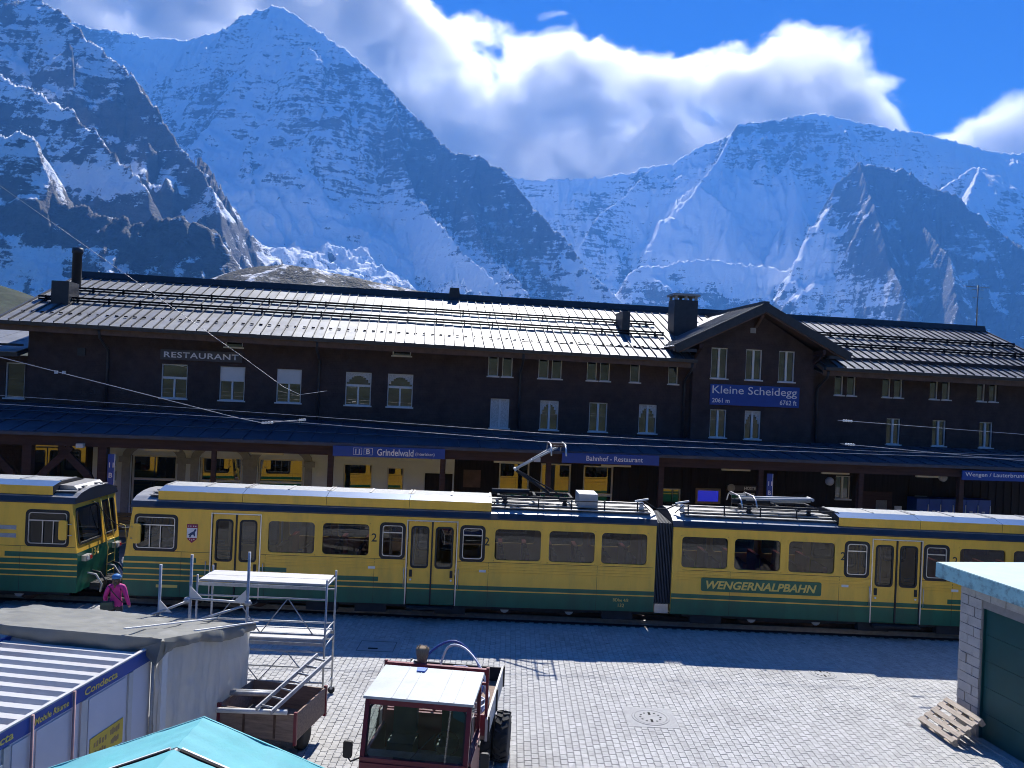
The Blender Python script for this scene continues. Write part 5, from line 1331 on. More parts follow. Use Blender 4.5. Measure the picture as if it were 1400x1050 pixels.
for y0, y1 in ((-1.5, -.68), (-2.5, -1.75), (-2.9, -2.55)): MB().box(-.017, -.006, y0, y1, .2, 2.36).build('wall_panel', M_CPANEL, K)
for y0 in (-1.86, -2.62): MB().tube((.03, y0, .0), (.03, y0, 2.62), .018, 8).build('strap', M_PINK, K)
wd = MB().quadface([(-.004, -3.95, 1.2), (-.004, -3.15, 1.2), (-.004, -3.15, 2.15), (-.004, -3.95, 2.15)]).build('window', M_GLASS, K)
MB().ring([(-4.02, 1.13), (-3.08, 1.13), (-3.08, 2.22), (-4.02, 2.22)], [(-3.93, 1.22), (-3.17, 1.22), (-3.17, 2.13), (-3.93, 2.13)], 'x', -.01, .025).build('window_frame', M_FRAME, wd)
ad = MB().box(-.004, .006, -1.46, -.72, 1.42, 1.78).build('notice_board', M_ADBOARD, K)
for i, (ya, yb, z) in enumerate(((-1.38, -1.08, 1.66), (-1.02, -.80, 1.68), (-1.36, -1.1, 1.52), (-1.0, -.82, 1.54))):
    q = MB()
    for k in range(5): yy = ya + (yb - ya) * k / 5; q.box(.0065, .009, yy, yy + .035, z - .03 - .01 * (k % 2), z + .03 + .012 * ((k + i) % 3))
    q.build('faded_print', M_OAK, ad)

# --- tarpaulin shelter built onto the far end of the container
S = empty('tarpaulin_shelter', (-5.5, 12.2, 0), CA, 'shelter roofed with an olive tarpaulin and closed by pale sheeting', 'shelter')
def tz(x, y): return 2.78 - .225 * (y + .12)
SX0, SX1, SY0, SY1 = -4.6, .22, -.12, 3.12
nx, ny = 110, 80
gx, gy = np.meshgrid(np.linspace(SX0, SX1, nx), np.linspace(SY0, SY1, ny))
gz = 2.78 - .225 * (gy + .12) + fbm(gx * 1.3, gy * 1.1 + 4, 4) * .035 - np.abs(fbm(gx * 1.6 + gy * .7, gy * 1.8 - gx * .5, 2)) * .035 - .03 * np.abs(np.sin((gy + .12) / 1.08 * math.pi)) - .02 * np.abs(np.sin(gx * 1.2))
sheet = grid_mesh('tarpaulin', gx, gy, gz, M_TARP); link('tarpaulin', sheet, S)
def skirt(p0, p1, h, out, name, seed):
    n_ = 46; A, Z_ = [], []
    P0, P1 = Vector(p0), Vector(p1); O_ = Vector(out)
    X_ = np.zeros((5, n_)); Y_ = np.zeros((5, n_)); ZZ = np.zeros((5, n_))
    for j in range(n_):
        t = j / (n_ - 1); p = P0.lerp(P1, t)
        for i in range(5):
            f_ = i / 4; wv = .035 * math.sin(t * 23 + seed) * f_ + .02 * math.sin(t * 51 + seed * 2) * f_
            q = p + O_ * (.02 + wv + .03 * math.sin(f_ * 3)); X_[i, j], Y_[i, j], ZZ[i, j] = q.x, q.y, p.z - f_ * h * (1 + .22 * math.sin(t * 9 + seed))
    link(name, grid_mesh(name, X_, Y_, ZZ, M_TARP), S)
skirt((SX0, SY0, tz(0, SY0)), (SX1, SY0, tz(0, SY0)), .22, (0, -1, 0), 'valance', 1.0)
skirt((SX1, SY0, tz(0, SY0)), (SX1, SY1, tz(0, SY1)), .20, (1, 0, 0), 'valance', 2.2)
q = MB(); q.quadface([(SX1 - .34, SY0 - .06, tz(0, SY0) - .16), (SX1 + .03, SY0 - .08, tz(0, SY0) - .02), (SX1 + .10, SY0 + .22, tz(0, SY0) - .12), (SX1 - .04, SY0 - .11, tz(0, SY0) - .40)])
q.build('corner_flap', M_TARP, S)
for (a, c) in (((SX1 - .02, SY0 + 1.0), (SX1 + .05, SY1 + .05)), ((-.75, SY0 + .5), (-.62, SY1 + .05))):
    MB().bar((a[0], a[1], tz(0, a[1]) + .035), (c[0], c[1], tz(0, c[1]) + .012), .045, .02).build('batten', M_LATH, S)
ny2, nz2 = 70, 40
yy, zz = np.meshgrid(np.linspace(SY0 + .02, SY1 - .02, ny2), np.linspace(0.05, 1.0, nz2))
ztop = 2.72 - .225 * (yy + .12); Zs = zz * ztop
Xs = .13 + fbm(yy * 1.2, Zs * .5 + 2, 4) * .07 + np.abs(fbm(yy * 3.1 + Zs * .9, Zs * 1.3 - yy, 4)) * .07 + .03 * np.exp(-((yy - 1.9 - .05 * np.sin(Zs * 6)) / .04) ** 2) + .025 * np.exp(-((yy - 1.25) / .03) ** 2) + .035 * np.sin(yy * 8.0 + fbm(yy, Zs, 2) * 2) * (1 - zz * .6) + .02 * fbm(yy * 6, Zs * 2, 3)
link('side_sheeting', grid_mesh('side_sheeting', Xs, yy, Zs, M_SHEETING), S)
xx, zz = np.meshgrid(np.linspace(SX0, SX1 - .1, 50), np.linspace(0.02, 1.0, 20))
link('end_sheeting', grid_mesh('end_sheeting', xx, SY1 - .02 + fbm(xx * 1.2, zz * 2, 3) * .05, zz * 1.98, M_SHEETING), S)
MB().bar((.16, SY0 + .16, .02), (.16, SY0 + .16, 2.5), .05, .16, (0, 1, 0)).build('lacing_strip', M_LATH, S)
for x_, y_ in ((.05, SY0 + .06), (.05, SY1 - .06), (-4.5, SY0 + .06), (-4.5, SY1 - .06)): MB().tube((x_, y_, 0), (x_, y_, tz(0, y_) - .06), .03, 8).build('post', M_SCAF, S)

# --- turquoise stall tent at the lower left: gable roof in two lengths of cloth
U = empty('stall_tent', (-3.34, 8.75, 0), 0, 'turquoise stall tent with a gable roof at the lower left', 'tent')
TZ, TK, THW = 3.06, .375, 1.85
def tent_panel(y0, y1, s_, seed):
    na, nb_ = 22, 14
    A_, B_ = np.meshgrid(np.linspace(0, THW, na), np.linspace(y0, y1, nb_))
    t_ = (B_ - y0) / (y1 - y0)
    sag = .035 * np.sin(np.pi * t_) * (A_ / THW) + fbm(A_ * 2.2 + seed, B_ * 1.6, 4) * .018 * np.clip(A_ * 2, 0, 1) + .008 * np.sin(B_ * 26 + A_ * 3) * np.exp(-A_ * 2.5)
    Zp = TZ - TK * A_ - sag
    link('roof_panel', grid_mesh('roof_panel', s_ * A_ if s_ > 0 else s_ * A_, B_, Zp, M_TURQ), U)
for s_ in (1, -1):
    tent_panel(-.70, .0, s_, 3 + s_); tent_panel(-4.2, -.78, s_, 9 + s_)
    for y_, nm, m_, w_ in ((-.715, 'seam_strip', M_LATH, .028), (-.755, 'seam_gap', M_BLACK, .035)):
        MB().bar((s_ * .06, y_, TZ - TK * .06 + .008), (s_ * THW, y_, TZ - TK * THW - .012), w_, .02).build(nm, m_, U)
    MB().bar((0, .01, TZ + .002), (s_ * THW, .01, TZ - TK * THW - .005), .02, .012).build('hem', M_TURQ, U)
    MB().quadface([(s_ * THW, -4.2, TZ - TK * THW - .02), (s_ * THW, 0, TZ - TK * THW - .02), (s_ * (THW + .02), 0, TZ - TK * THW - .24), (s_ * (THW + .02), -4.2, TZ - TK * THW - .24)]).build('valance', M_TURQ, U)
    for y_ in (-.05, -2.1, -4.15): MB().tube((s_ * (THW - .06), y_, 0), (s_ * (THW - .06), y_, TZ - TK * THW + .0), .022, 8).build('post', M_SCAF, U)
    MB().bar((0, -.03, TZ - .04), (s_ * (THW - .05), -.03, TZ - TK * THW - .03), .03, .03).build('rafter', M_SCAF, U)
MB().tube((0, -4.2, TZ - .03), (0, -.02, TZ - .03), .02, 8).build('ridge_pole', M_SCAF, U)

# --- rolling scaffold tower
SC = empty('scaffold_tower', (-3.7, 16.16, 0), 0, 'rolling scaffold tower with two pale decks beside the train', 'scaffold')
LX = -2.72; DY = .84
for x in (0, LX):
    for y in (0, DY):
        MB().tube((x, y, .14), (x, y, 2.72), .022, 8).build('leg', M_SCAF, SC)
        w = MB().lathe((x, y, .08), [(.075, -.02), (.075, .02)], axis='y', n=14).build('castor', M_TYRE, SC); MB().box(x - .03, x + .03, y - .035, y + .035, .1, .16).build('castor_fork', M_SCAF, w)
    for z in (.35, 1.30, 1.62, 2.58): MB().tube((x, 0, z), (x, DY, z), .02, 6).build('rung', M_SCAF, SC)
    pass
for z, nm in ((2.60, 0), (1.42, 1)):
    for k in range(2): MB().box(LX + .04, -.04, .04 + k * (DY / 2 - .02), .02 + (k + 1) * (DY / 2 - .02), z - .03, z + .02).build('deck', M_PLYW, SC)
    MB().box(LX + .02, -.02, -.012, .012, z - .10, z - .032).build('deck_edge', M_SCAF, SC)
    MB().box(LX + .02, -.02, DY - .012, DY + .012, z - .10, z - .032).build('deck_edge', M_SCAF, SC)
for z0, z1 in ((1.55, 2.30), (.55, 1.20)):
    for y in (0, DY):
        for z in (z0, z1): MB().tube((LX, y, z), (0, y, z), .02, 6).build('rail', M_SCAF, SC)
        n_ = 4 if y == 0 else 0
        for k in range(n_):
            xa, xb_ = LX + .25 + (-LX - .5) * k / n_, LX + .25 + (-LX - .5) * (k + 1) / n_
            MB().tube((xa, y, z0 if k % 2 == 0 else z1), (xb_, y, z1 if k % 2 == 0 else z0), .012, 6).build('brace', M_SCAF, SC)
# --- fixed scaffold standards behind the shelter
SF = empty('tube_scaffold', (-5.15, 15.55, 0), 0, 'upright scaffold tubes with gusset plates behind the tarpaulin shelter', 'scaffold')
for x, y, h in ((0, 0, 3.38), (-1.22, .15, 3.24), (-1.78, .0, 3.05)): MB().tube((x, y, 0), (x, y, h), .03, 8).build('standard', M_SCAF, SF)
for p0, p1, r_ in (((-1.3, .15, 2.35), (.08, 0, 2.35), .026), ((-.06, -.05, 2.3), (-1.0, -.35, 2.02), .024), ((-1.25, .12, 2.3), (-1.9, -.1, 2.05), .024), ((0, 0, 1.3), (.05, -.9, 1.25), .024)): MB().tube(p0, p1, r_, 8).build('ledger', M_SCAF, SF)
for x, y, z, s_ in ((-1.22, .12, 2.36, 1), (-.03, -.03, 2.36, -1), (-1.78, -.02, 2.1, 1)):
    MB().prism([(x, z), (x + s_ * .26, z), (x, z + .26)] if s_ > 0 else [(x, z), (x, z + .26), (x + s_ * .26, z)], 'y', y - .006, y + .006).build('gusset', M_LATH, SF)
for x, z in ((0, 2.35), (-1.22, 2.35), (0, 1.3)): MB().lathe((x, 0, z), [(.06, -.05), (.06, .05)], n=8).build('clamp', M_SCAF, SF)

# --- wooden trailer with the ladder and tubes on it
TA = math.radians(-10.5)
TR = empty('trailer', (-3.62, 13.78, 0), TA, 'small weathered wooden trailer with drop sides', 'trailer')
MB().box(-1.45, -.03, .02, 1.2, .40, .46).build('floor', M_GREYWOOD, TR)
MB().box(-1.48, 0, -.03, .0, .44, .92).build('side_board', M_GREYWOOD, TR); MB().box(-1.48, 0, 1.22, 1.25, .44, .92).build('side_board', M_GREYWOOD, TR)
MB().box(0, .03, -.03, 1.25, .44, .94).build('side_board', M_GREYWOOD, TR); MB().box(-1.51, -1.48, -.03, 1.25, .44, .92).build('side_board', M_GREYWOOD, TR)
for x, y in ((.0, -.05), (.0, 1.22), (-1.5, -.05)): MB().box(x - .01, x + .05, y, y + .05, .38, .97).build('stake', M_REDDK, TR)
for x in (-1.0, -.4): MB().box(x, x + .04, -.045, -.031, .46, .9).build('strap_iron', M_RUST, TR)
for x in (-1.3, -.15):
    w = MB().lathe((x, .65, .24), [(.14, -.09), (.24, -.07), (.24, .07), (.14, .09)], axis='x', n=18).build('wheel', M_TYRE, TR)
MB().box(-1.3, -.15, .6, .7, .2, .3).build('axle', M_RUST, TR); MB().bar((-.75, -.03, .38), (-.75, -1.0, .3), .07, .07).build('drawbar', M_RUST, TR)
LD = empty('ladder', (-4.32, 13.75, 1.0), 0, 'aluminium extension ladder lying across the trailer', 'ladder')
dv = Vector((.66, 1.62, .42)); pr = Vector((.30, -.12, 0))
for k in range(2):
    of = Vector((.05 * k, -.16 * k, .07 * k))
    for s_ in (0, 1): MB().bar(of + pr * s_, of + pr * s_ + dv, .03, .075).build('stile', M_SCAF, LD)
    for i in range(7): MB().tube(of + dv * ((i + .5) / 7), of + dv * ((i + .5) / 7) + pr, .015, 6).build('rung', M_SCAF, LD)
for i, (z, y, l) in enumerate(((1.02, 14.35, 'upper'), (.99, 14.5, 'middle'), (.985, 13.68, 'lower'))):
    o = MB().path([(-5.0, 0, 0), (-4.2 if i < 2 else -3.75, .02, 0)], .045, 10); o = o.build('scaffold_tube', M_SCAF if i != 2 else M_LATH, None, (0, y, z))
    tag(o, ('loose steel tube beside the ladder, farthest from the square', 'loose steel tube beside the ladder, the middle of three', 'pale loose tube on the near rim of the trailer')[i], 'tube', 'loose tubes on the trailer')

# --- red transporter truck
RA = math.radians(-5.7)
V = empty('transporter_truck', (-1.243, 11.945, 0), RA, 'dark red transporter truck with a white cab roof', 'truck')
hw = .84
cab = MB()
cab.box(-hw, hw, -.22, .16, .5, 1.10)                                  # front panel
for x0, x1 in ((-hw, -hw + .05), (hw - .05, hw)): cab.box(x0, x1, -.16, 1.2, .55, 1.14)
cab.box(-hw + .05, hw - .05, 1.14, 1.2, .55, 2.0) if False else None
for s_ in (-1, 1):                                                       # pillars and side sills
    x = s_ * (hw - .035)
    cab.bar((x, -.17, 1.10), (x, .06, 2.0), .07, .08, (0, 1, 0)); cab.bar((x, 1.17, 1.10), (x, 1.17, 2.0), .06, .06, (0, 1, 0)); cab.bar((x, .06, 1.97), (x, 1.2, 1.97), .06, .06)
cab.bar((-hw, .05, 1.955), (hw, .05, 1.955), .07, .10); cab.bar((-hw, -.17, 1.13), (hw, -.17, 1.13), .07, .09)
cab.bar((-hw, 1.17, 1.955), (hw, 1.17, 1.955), .06, .08); cab.box(-hw + .06, hw - .06, 1.14, 1.19, .6, 1.35)
cab.build('cab', M_REDDK, V)
# roof in sheets
ro = MB(); ro.hexa([(-hw - .03, -.02, 2.0), (hw + .03, -.02, 2.0), (hw + .03, 1.28, 2.02), (-hw - .03, 1.28, 2.02), (-hw - .03, -.02, 2.04), (hw + .03, -.02, 2.04), (hw + .02, 1.28, 2.06), (-hw - .02, 1.28, 2.06)])
roo = ro.build('cab_roof', M_TRROOF, V)
for x in (-.42, -.18, .32, .56): MB().bar((x, 0.0, 2.043), (x, 1.27, 2.063), .012, .008).build('roof_seam', M_GREYBOX, roo)
ws = MB(); W0 = [(-hw + .10, -.155, 1.17), (hw - .10, -.155, 1.17), (hw - .10, .04, 1.91), (-hw + .10, .04, 1.91)]; ws.quadface(W0)
wso = ws.build('windscreen', M_CABGLASS, V)
def onw(u, v, out=0.0): return (u, -.155 + (v - 1.17) / .74 * .195 - out, v)
gs = MB(); oo = rrect(-hw + .07, hw - .07, 1.14, 1.94, .10); ii = rrect(-hw + .10, hw - .10, 1.17, 1.91, .085)
n_ = len(oo)
for i in range(n_):
    j = (i + 1) % n_; gs.quadface([onw(*oo[i], .012), onw(*oo[j], .012), onw(*ii[j], .012), onw(*ii[i], .012)])
gs.build('screen_gasket', M_GASKET, wso)
wp = MB(); wp.bar(onw(-.05, 1.20, .02), onw(.30, 1.56, .02), .012, .012); wp.bar(onw(-.32, 1.19, .02), onw(.18, 1.17, .02), .02, .02); wp.build('wiper', M_GASKET, wso)
for s_ in (-1, 1):
    x = s_ * (hw - .03)
    MB().quadface([(x, -.05, 1.16), (x, 1.12, 1.16), (x, 1.12, 1.93), (x, .12, 1.93)]).build('side_window', M_CABGLASS, V)
    d = MB().box(s_ * (hw + .002), s_ * (hw + .02), .02, 1.08, .56, 1.12).build('door', M_REDDK, V); MB().box(s_ * (hw + .021), s_ * (hw + .045), .85, 1.0, .98, 1.02).build('door_handle', M_GASKET, d)
    m_ = MB().prism(rrect(s_ * 1.08 - .07, s_ * 1.08 + .07, 1.06, 1.32, .03), 'y', -.05, 0.0).build('mirror', M_GASKET, V)
    MB().path([(s_ * hw, -.1, 1.12), (s_ * 1.02, -.06, 1.02), (s_ * 1.08, -.03, 1.08)], .014, 6).build('mirror_arm', M_GASKET, m_)
    MB().lathe((s_ * .6, -.23, .78), [(.10, -.02), (.085, .02)], axis='y', n=16).build('headlamp', M_LENS, V)
MB().quadface([(-hw + .1, 1.165, 1.4), (hw - .1, 1.165, 1.4), (hw - .1, 1.165, 1.9), (-hw + .1, 1.165, 1.9)]).build('rear_window', M_CABGLASS, V)
MB().box(-hw + .06, hw - .06, .0, 1.13, .62, .72).build('cab_floor', M_CABIN, V)
MB().box(-hw + .06, hw - .06, -.12, .16, .72, 1.14).build('dashboard', M_CABIN, V)
for x in (-.4, .42):
    s = MB().box(x - .22, x + .22, .60, 1.02, .72, 1.05); s.prism(rrect(x - .2, x + .2, 1.05, 1.62, .08), 'y', .94, 1.06); s.build('seat', M_SEATG, V)
st = MB(); cN = Vector((.42, .34, 1.24))
st.path([cN + Vector((.19 * math.cos(t), .10 * math.sin(t), .15 * math.sin(t))) for t in np.linspace(0, 2 * math.pi, 22)], .014, 6); st.tube((.42, .2, 1.05), cN, .02, 6); st.build('steering_wheel', M_GASKET, V)
MB().box(-.9, .9, -.3, -.2, .42, .58).build('bumper', M_GREYBOX, V)
# chassis, wheels with lugs
MB().box(-.35, .35, .2, 3.7, .45, .66).build('chassis', M_UNDER, V)
def wheel(x, y, r_, w_):
    o = MB().lathe((x, y, r_), [(r_ * .62, -w_ / 2), (r_ * .93, -w_ / 2), (r_, -w_ * .36), (r_, w_ * .36), (r_ * .93, w_ / 2), (r_ * .62, w_ / 2)], axis='x', n=26).build('wheel', M_TYRE, V)
    lg = MB()
    for k in range(18):
        for s_ in (-1, 1):
            t = 2 * math.pi * (k + (.5 if s_ > 0 else 0)) / 18
            p0 = Vector((x + s_ * w_ * .48, y + math.cos(t) * r_ * .99, r_ + math.sin(t) * r_ * .99)); t2 = t + .16
            p1 = Vector((x + s_ * .01, y + math.cos(t2) * (r_ + .012), r_ + math.sin(t2) * (r_ + .012)))
            lg.bar(p0, p1, .035, .035, (0, math.cos(t), math.sin(t)))
    tag(lg.build('tread_lugs', M_TYRE, o), kind='stuff')
    MB().lathe((x, y, r_), [(r_ * .6, -w_ * .3), (r_ * .6, w_ * .3)], axis='x', n=18).build('rim', M_REDDK, o)
for x in (-.72, .72): wheel(x, .25, .38, .26)
for x in (-1.10, -.80, .80, 1.10): wheel(x, 2.55, .42, .25)
# load bed
bed = MB().box(-.90, .90, 1.36, 3.85, .88, .94).build('load_bed', M_GREYWOOD, V)
for s_ in (-1, 1):
    MB().box(s_ * .905, s_ * .945, 1.34, 3.86, .86, 1.24).build('side_board', M_PLYW, V)
    for y in (1.4, 2.6, 3.8): MB().box(s_ * .947, s_ * .975, y - .03, y + .03, .86, 1.27).build('stake', M_GASKET, V)
MB().box(-.9, .9, 3.815, 3.85, .945, 1.22).build('tail_board', M_UNDER, V); MB().box(-.9, .9, 1.36, 1.40, .945, 1.30).build('head_board', M_REDDK, V)
hb = MB(); hb.bar((-.92, 1.46, 2.02), (.92, 1.46, 2.02), .07, .07); hb.bar((-.92, 1.46, 1.8), (.92, 1.46, 1.8), .04, .04)
for x in (-.9, -.45, 0, .45, .9): hb.bar((x, 1.46, .95), (x, 1.46, 2.08 if abs(x) > .8 else 2.0), .05, .05, (0, 1, 0))
hb.build('ladder_rack', M_REDDK, V)
# what lies in the bed
def vloc(x, y, z): return Vector((-1.243 + x * math.cos(RA) - y * math.sin(RA), 11.945 + x * math.sin(RA) + y * math.cos(RA), z))
def smooth_path(p, k=5):
    p = [Vector(q) for q in p]; out = []
    for i in range(len(p) - 1):
        a, b_, c_, d = p[max(i - 1, 0)], p[i], p[i + 1], p[min(i + 2, len(p) - 1)]
        for j in range(k):
            t = j / k; out.append(tuple(.5 * ((2 * b_) + (c_ - a) * t + (2 * a - 5 * b_ + 4 * c_ - d) * t * t + (3 * b_ - a - 3 * c_ + d) * t ** 3)))
    return out + [tuple(p[-1])]
def coil(c, rx, ry, turns, r_, m_, label, seed, tail):
    rnd = random.Random(seed); pts = []
    for i in range(int(turns * 22)):
        t = 2 * math.pi * i / 22; k = 1 + rnd.uniform(-.03, .03)
        pts.append((c[0] + rx * k * math.cos(t), c[1] + ry * k * math.sin(t), c[2] + .035 * i / 22 + .12 * abs(math.sin(t * .5 + seed)) + rnd.uniform(-.006, .006)))
    pts = pts + tail
    pts = smooth_path(pts[:-len(tail) - 1]) if False else pts[:-len(tail)] + smooth_path([pts[-len(tail) - 1]] + tail)[1:]
    o = empty('hose_coil', vloc(0, 0, .94), RA, label, 'hose', 'hoses in the truck bed')
    MB().path([(p[0], p[1], p[2] - .94) for p in pts], r_, 6).build('hose', m_, o)
coil((.35, 2.5, 1.0), .46, .72, 5, .022, M_HOSEW, 'coil of white hose in the truck bed', 3, [(.8, 2.2, 1.35), (.70, 2.3, 1.7), (.3, 2.7, 1.95), (-.1, 3.1, 1.8), (-.3, 3.3, 1.2)])
coil((.1, 2.7, 1.05), .55, .85, 4, .026, M_HOSEB, 'coil of dark blue hose in the truck bed', 7, [(.5, 3.2, 1.5), (.0, 3.35, 1.85), (-.5, 3.2, 1.6), (-.7, 2.8, 1.1)])
coil((.52, 1.95, 1.02), .3, .42, 4, .016, M_HOSEW, 'small coil of thin pale hose right behind the cab', 11, [(.8, 1.7, 1.2)])
o = MB().box(-.16, .16, -.06, .06, 0, .22).build('tool_box', M_UNDER, None, vloc(.1, 3.55, .945), RA); tag(o, 'small dark box at the tail of the truck bed', 'box')
BR_ = empty('broom', vloc(-.28, 1.62, .96), RA, 'straw broom standing head up behind the cab', 'broom')
MB().tube((0, 0, 0), (-.02, .02, .98), .014, 8).build('handle', M_GREYWOOD, BR_)
bh = MB(); rr_ = random.Random(4)
bh.lathe((-.02, .02, .9), [(.02, -.02), (.05, .05), (.085, .18), (.11, .30), (.115, .40), (.07, .43)], n=12)
for i in range(60):
    t = rr_.uniform(0, 6.28); r0 = rr_.uniform(.02, .06); bh.tube((-.02 + r0 * math.cos(t), .02 + r0 * .6 * math.sin(t), .98), (-.02 + r0 * 2.1 * math.cos(t), .02 + r0 * 1.4 * math.sin(t), 1.3 + rr_.uniform(0, .06)), .006, 4)
bh.build('bristles', M_STRAW, BR_)
o = MB().hexa([(-.07, -.09, 0), (.07, -.09, 0), (.09, .06, .004), (-.09, .06, .004), (-.07, -.09, .02), (.07, -.09, .02), (.09, .06, .024), (-.09, .06, .024)]).build('dustpan', mat('blue_plastic', (.02, .12, .5), .4), None, vloc(-.20, 1.16, 2.062), RA)
tag(o, 'blue plastic piece lying on the rear edge of the cab roof', 'dustpan')

# --- manhole covers
def manhole(cx, cy, w_, d_, rz, style, label):
    m = empty('manhole_cover', (cx, cy, 0), rz, label, 'manhole cover', 'manhole covers in the paving')
    MB().box(-w_ / 2, w_ / 2, -d_ / 2, d_ / 2, -.05, .004).build('plate', M_CONC, m)
    r_ = min(w_, d_) * .36
    if style == 'round':
        MB().lathe((0, 0, 0), [(r_ + .05, .0045), (r_ + .045, .010), (r_, .010), (r_ - .005, .0045)], n=32).build('ring', M_CONC, m)
        MB().lathe((0, 0, 0), [(r_ - .01, .004), (r_ - .015, .009)], n=32).build('lid', M_CONC, m)
        for k in range(12):
            t = 2 * math.pi * k / 12; MB().lathe((r_ * .62 * math.cos(t), r_ * .62 * math.sin(t), .0095), [(.026, -.001), (.026, .001)], n=8).build('hole', M_BLACK, m)
        for s_ in (-1, 1): MB().box(-.025, .025, s_ * r_ * .5 - .07, s_ * r_ * .5 + .07, .0085, .0105).build('slot', M_BLACK, m)
    else:
        MB().ring([(-w_ * .4, -d_ * .36), (w_ * .4, -d_ * .36), (w_ * .4, d_ * .36), (-w_ * .4, d_ * .36)], [(-w_ * .38, -d_ * .33), (w_ * .38, -d_ * .33), (w_ * .38, d_ * .33), (-w_ * .38, d_ * .33)], 'z', .0042, .008).build('ring', M_IRON, m)
        MB().box(-.2, .05, -d_ * .2, -d_ * .12, .0045, .009).build('slot', M_BLACK, m)
manhole(3.265, 16.46, 1.06, .97, .0, 'round', 'round manhole cover in a square plate near the middle of the sunlit square')
manhole(8.18, 19.5, 1.08, .80, .0, 'round', 'round manhole cover at the edge of the train shadow on the right')
manhole(-3.23, 20.1, 1.2, 1.08, .0, 'square', 'square manhole cover in the train shadow beyond the truck')

# --- concrete block hut with teal garage door
HA = math.radians(9.4)
Hh = empty('block_hut', (9.92, 16.7, 0), HA, 'concrete block hut with a turquoise slab roof at the right edge', 'hut')
core = MB(); core.box(.03, 4.2, -.62, -.03, 0, 3.1); core.box(.03, 4.2, -7.0, -4.6, 0, 3.1); core.box(.2, 4.2, -4.6, -.62, 0, 3.1); core.box(.03, .2, -4.6, -.62, 2.74, 3.1)
core.build('core_wall', M_MORTAR, Hh)
BL, BH = .40, .20
rb = random.Random(8)
def block(x0, x1, y0, y1, z0, z1):
    MB().box(x0, x1, y0, y1, z0 + .006, z1 - .006).build('block', M_BLOCK, Hh)
for c in range(15):
    z0 = .02 + c * .206; z1 = z0 + .206; off = BL / 2 if c % 2 else 0.0
    # wall towards the train
    x = .012 - off
    while x < 4.2:
        a, b_ = max(x + .006, .012), min(x + BL - .006, 4.2)
        if b_ - a > .06: block(a, b_, -.032, .0 + rb.uniform(-.004, .006), z0, z1)
        x += BL
    # pier beside the door, running into the lintel above it
    ends_ = [(-.036, -.036 - (.2 if c % 2 else .38)), (-.036 - (.21 if c % 2 else .39), -.615)]
    if z0 > 2.74: 
        y = -.036 - off
        while y > -6.9:
            a, b_ = max(y - BL + .006, -6.95), min(y - .006, -.036)
            if b_ - a > .06: block(rb.uniform(-.006, .004), .032, a, b_, z0, z1)
            y -= BL
    else:
        for a, b_ in ends_: block(rb.uniform(-.012, .006), .032, b_ + .006, a - .004, z0, z1)
        y = -4.6
        while y > -6.9: block(rb.uniform(-.006, .004), .032, max(y - BL + .006, -6.98), y - .006, z0, z1); y -= BL
gd = empty('garage_door_tmp')
bpy.data.objects.remove(gd)
for k in range(5):
    z0 = .04 + k * .54; MB().box(.10, .14, -4.58, -.635, z0, z0 + .534).build('door_section', M_TEAL, Hh)
MB().box(.05, .17, -.634, -.618, 0, 2.74).build('door_jamb', M_TEAL, Hh)
MB().box(-.1, .5, -4.9, -.1, -.02, .035).build('threshold', M_CONC, Hh)
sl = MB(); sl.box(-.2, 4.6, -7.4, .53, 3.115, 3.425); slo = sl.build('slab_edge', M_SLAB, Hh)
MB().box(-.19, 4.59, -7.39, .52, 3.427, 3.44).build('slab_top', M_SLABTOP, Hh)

# --- pallet leaning on the hut
PLT = empty('wooden_pallet', (9.20, 16.72, 0), math.radians(6.0), 'weathered wooden pallet leaning against the block hut', 'pallet')
ang = math.radians(36.0); ca_, sa_ = math.cos(ang), math.sin(ang)
def pp(a, l, t): return (a * ca_ - t * sa_, -l, a * sa_ + t * ca_ + .005)          # a across (up the slope), l along the wall, t thickness
def pbox(a0, a1, l0, l1, t0, t1, nm):
    MB().hexa([pp(a0, l0, t0), pp(a0, l1, t0), pp(a1, l1, t0), pp(a1, l0, t0), pp(a0, l0, t1), pp(a0, l1, t1), pp(a1, l1, t1), pp(a1, l0, t1)]).build(nm, M_PALLET, PLT)
for a in (0.0, .35, .70): pbox(a, a + .10, 0, 1.1, .0, .022, 'bottom_board')
for a in (0.0, .35, .70):
    for l in (0, .48, .96): pbox(a + .003, a + .098, l + .003, l + .14, .022, .10, 'spacer_block')
for l in (0, .48, .96): pbox(0, .80, l, l + .14, .10, .122, 'cross_board')
for a in (0.0, .165, .345, .53, .70): pbox(a, a + .10, 0, 1.1, .122, .144, 'deck_board')

# ------------------------------------------------------------------ overhead line
M_WIRE = mat('contact_wire', (.45, .45, .46), .4, .6)
M_INS = mat('insulator_white', (.75, .75, .73), .4)
def wire(name, pts, r_, label, ins=()):
    p0 = pts[0]; o = empty(name, p0, 0, label, 'wire')
    MB().path([tuple(Vector(p) - Vector(p0)) for p in pts], r_, 6).build('strand', M_WIRE, o)
    for p, d, l in ins:
        c = Vector(p) - Vector(p0); d = Vector(d).normalized()
        prof = [c + d * (l * (k / 8 - .5)) for k in range(9)]
        MB().path(prof, [.02, .04, .02, .04, .02, .04, .02, .04, .02], 8).build('insulator', M_INS, o)
wire('contact_wire', [(-30, 22.6, 6.0), (-7.6, 23.1, 5.62), (1.4, 23.32, 5.28), (11, 23.4, 5.34), (26, 23.3, 5.5)], .007, 'lower overhead contact wire resting on the raised pantograph')
wire('carrier_wire', [(-30, 22.9, 6.35), (-7.4, 23.3, 5.80), (1.4, 23.6, 5.52), (11, 23.6, 5.42), (26, 23.5, 5.6)], .006, 'upper overhead wire running along the canopy edge')
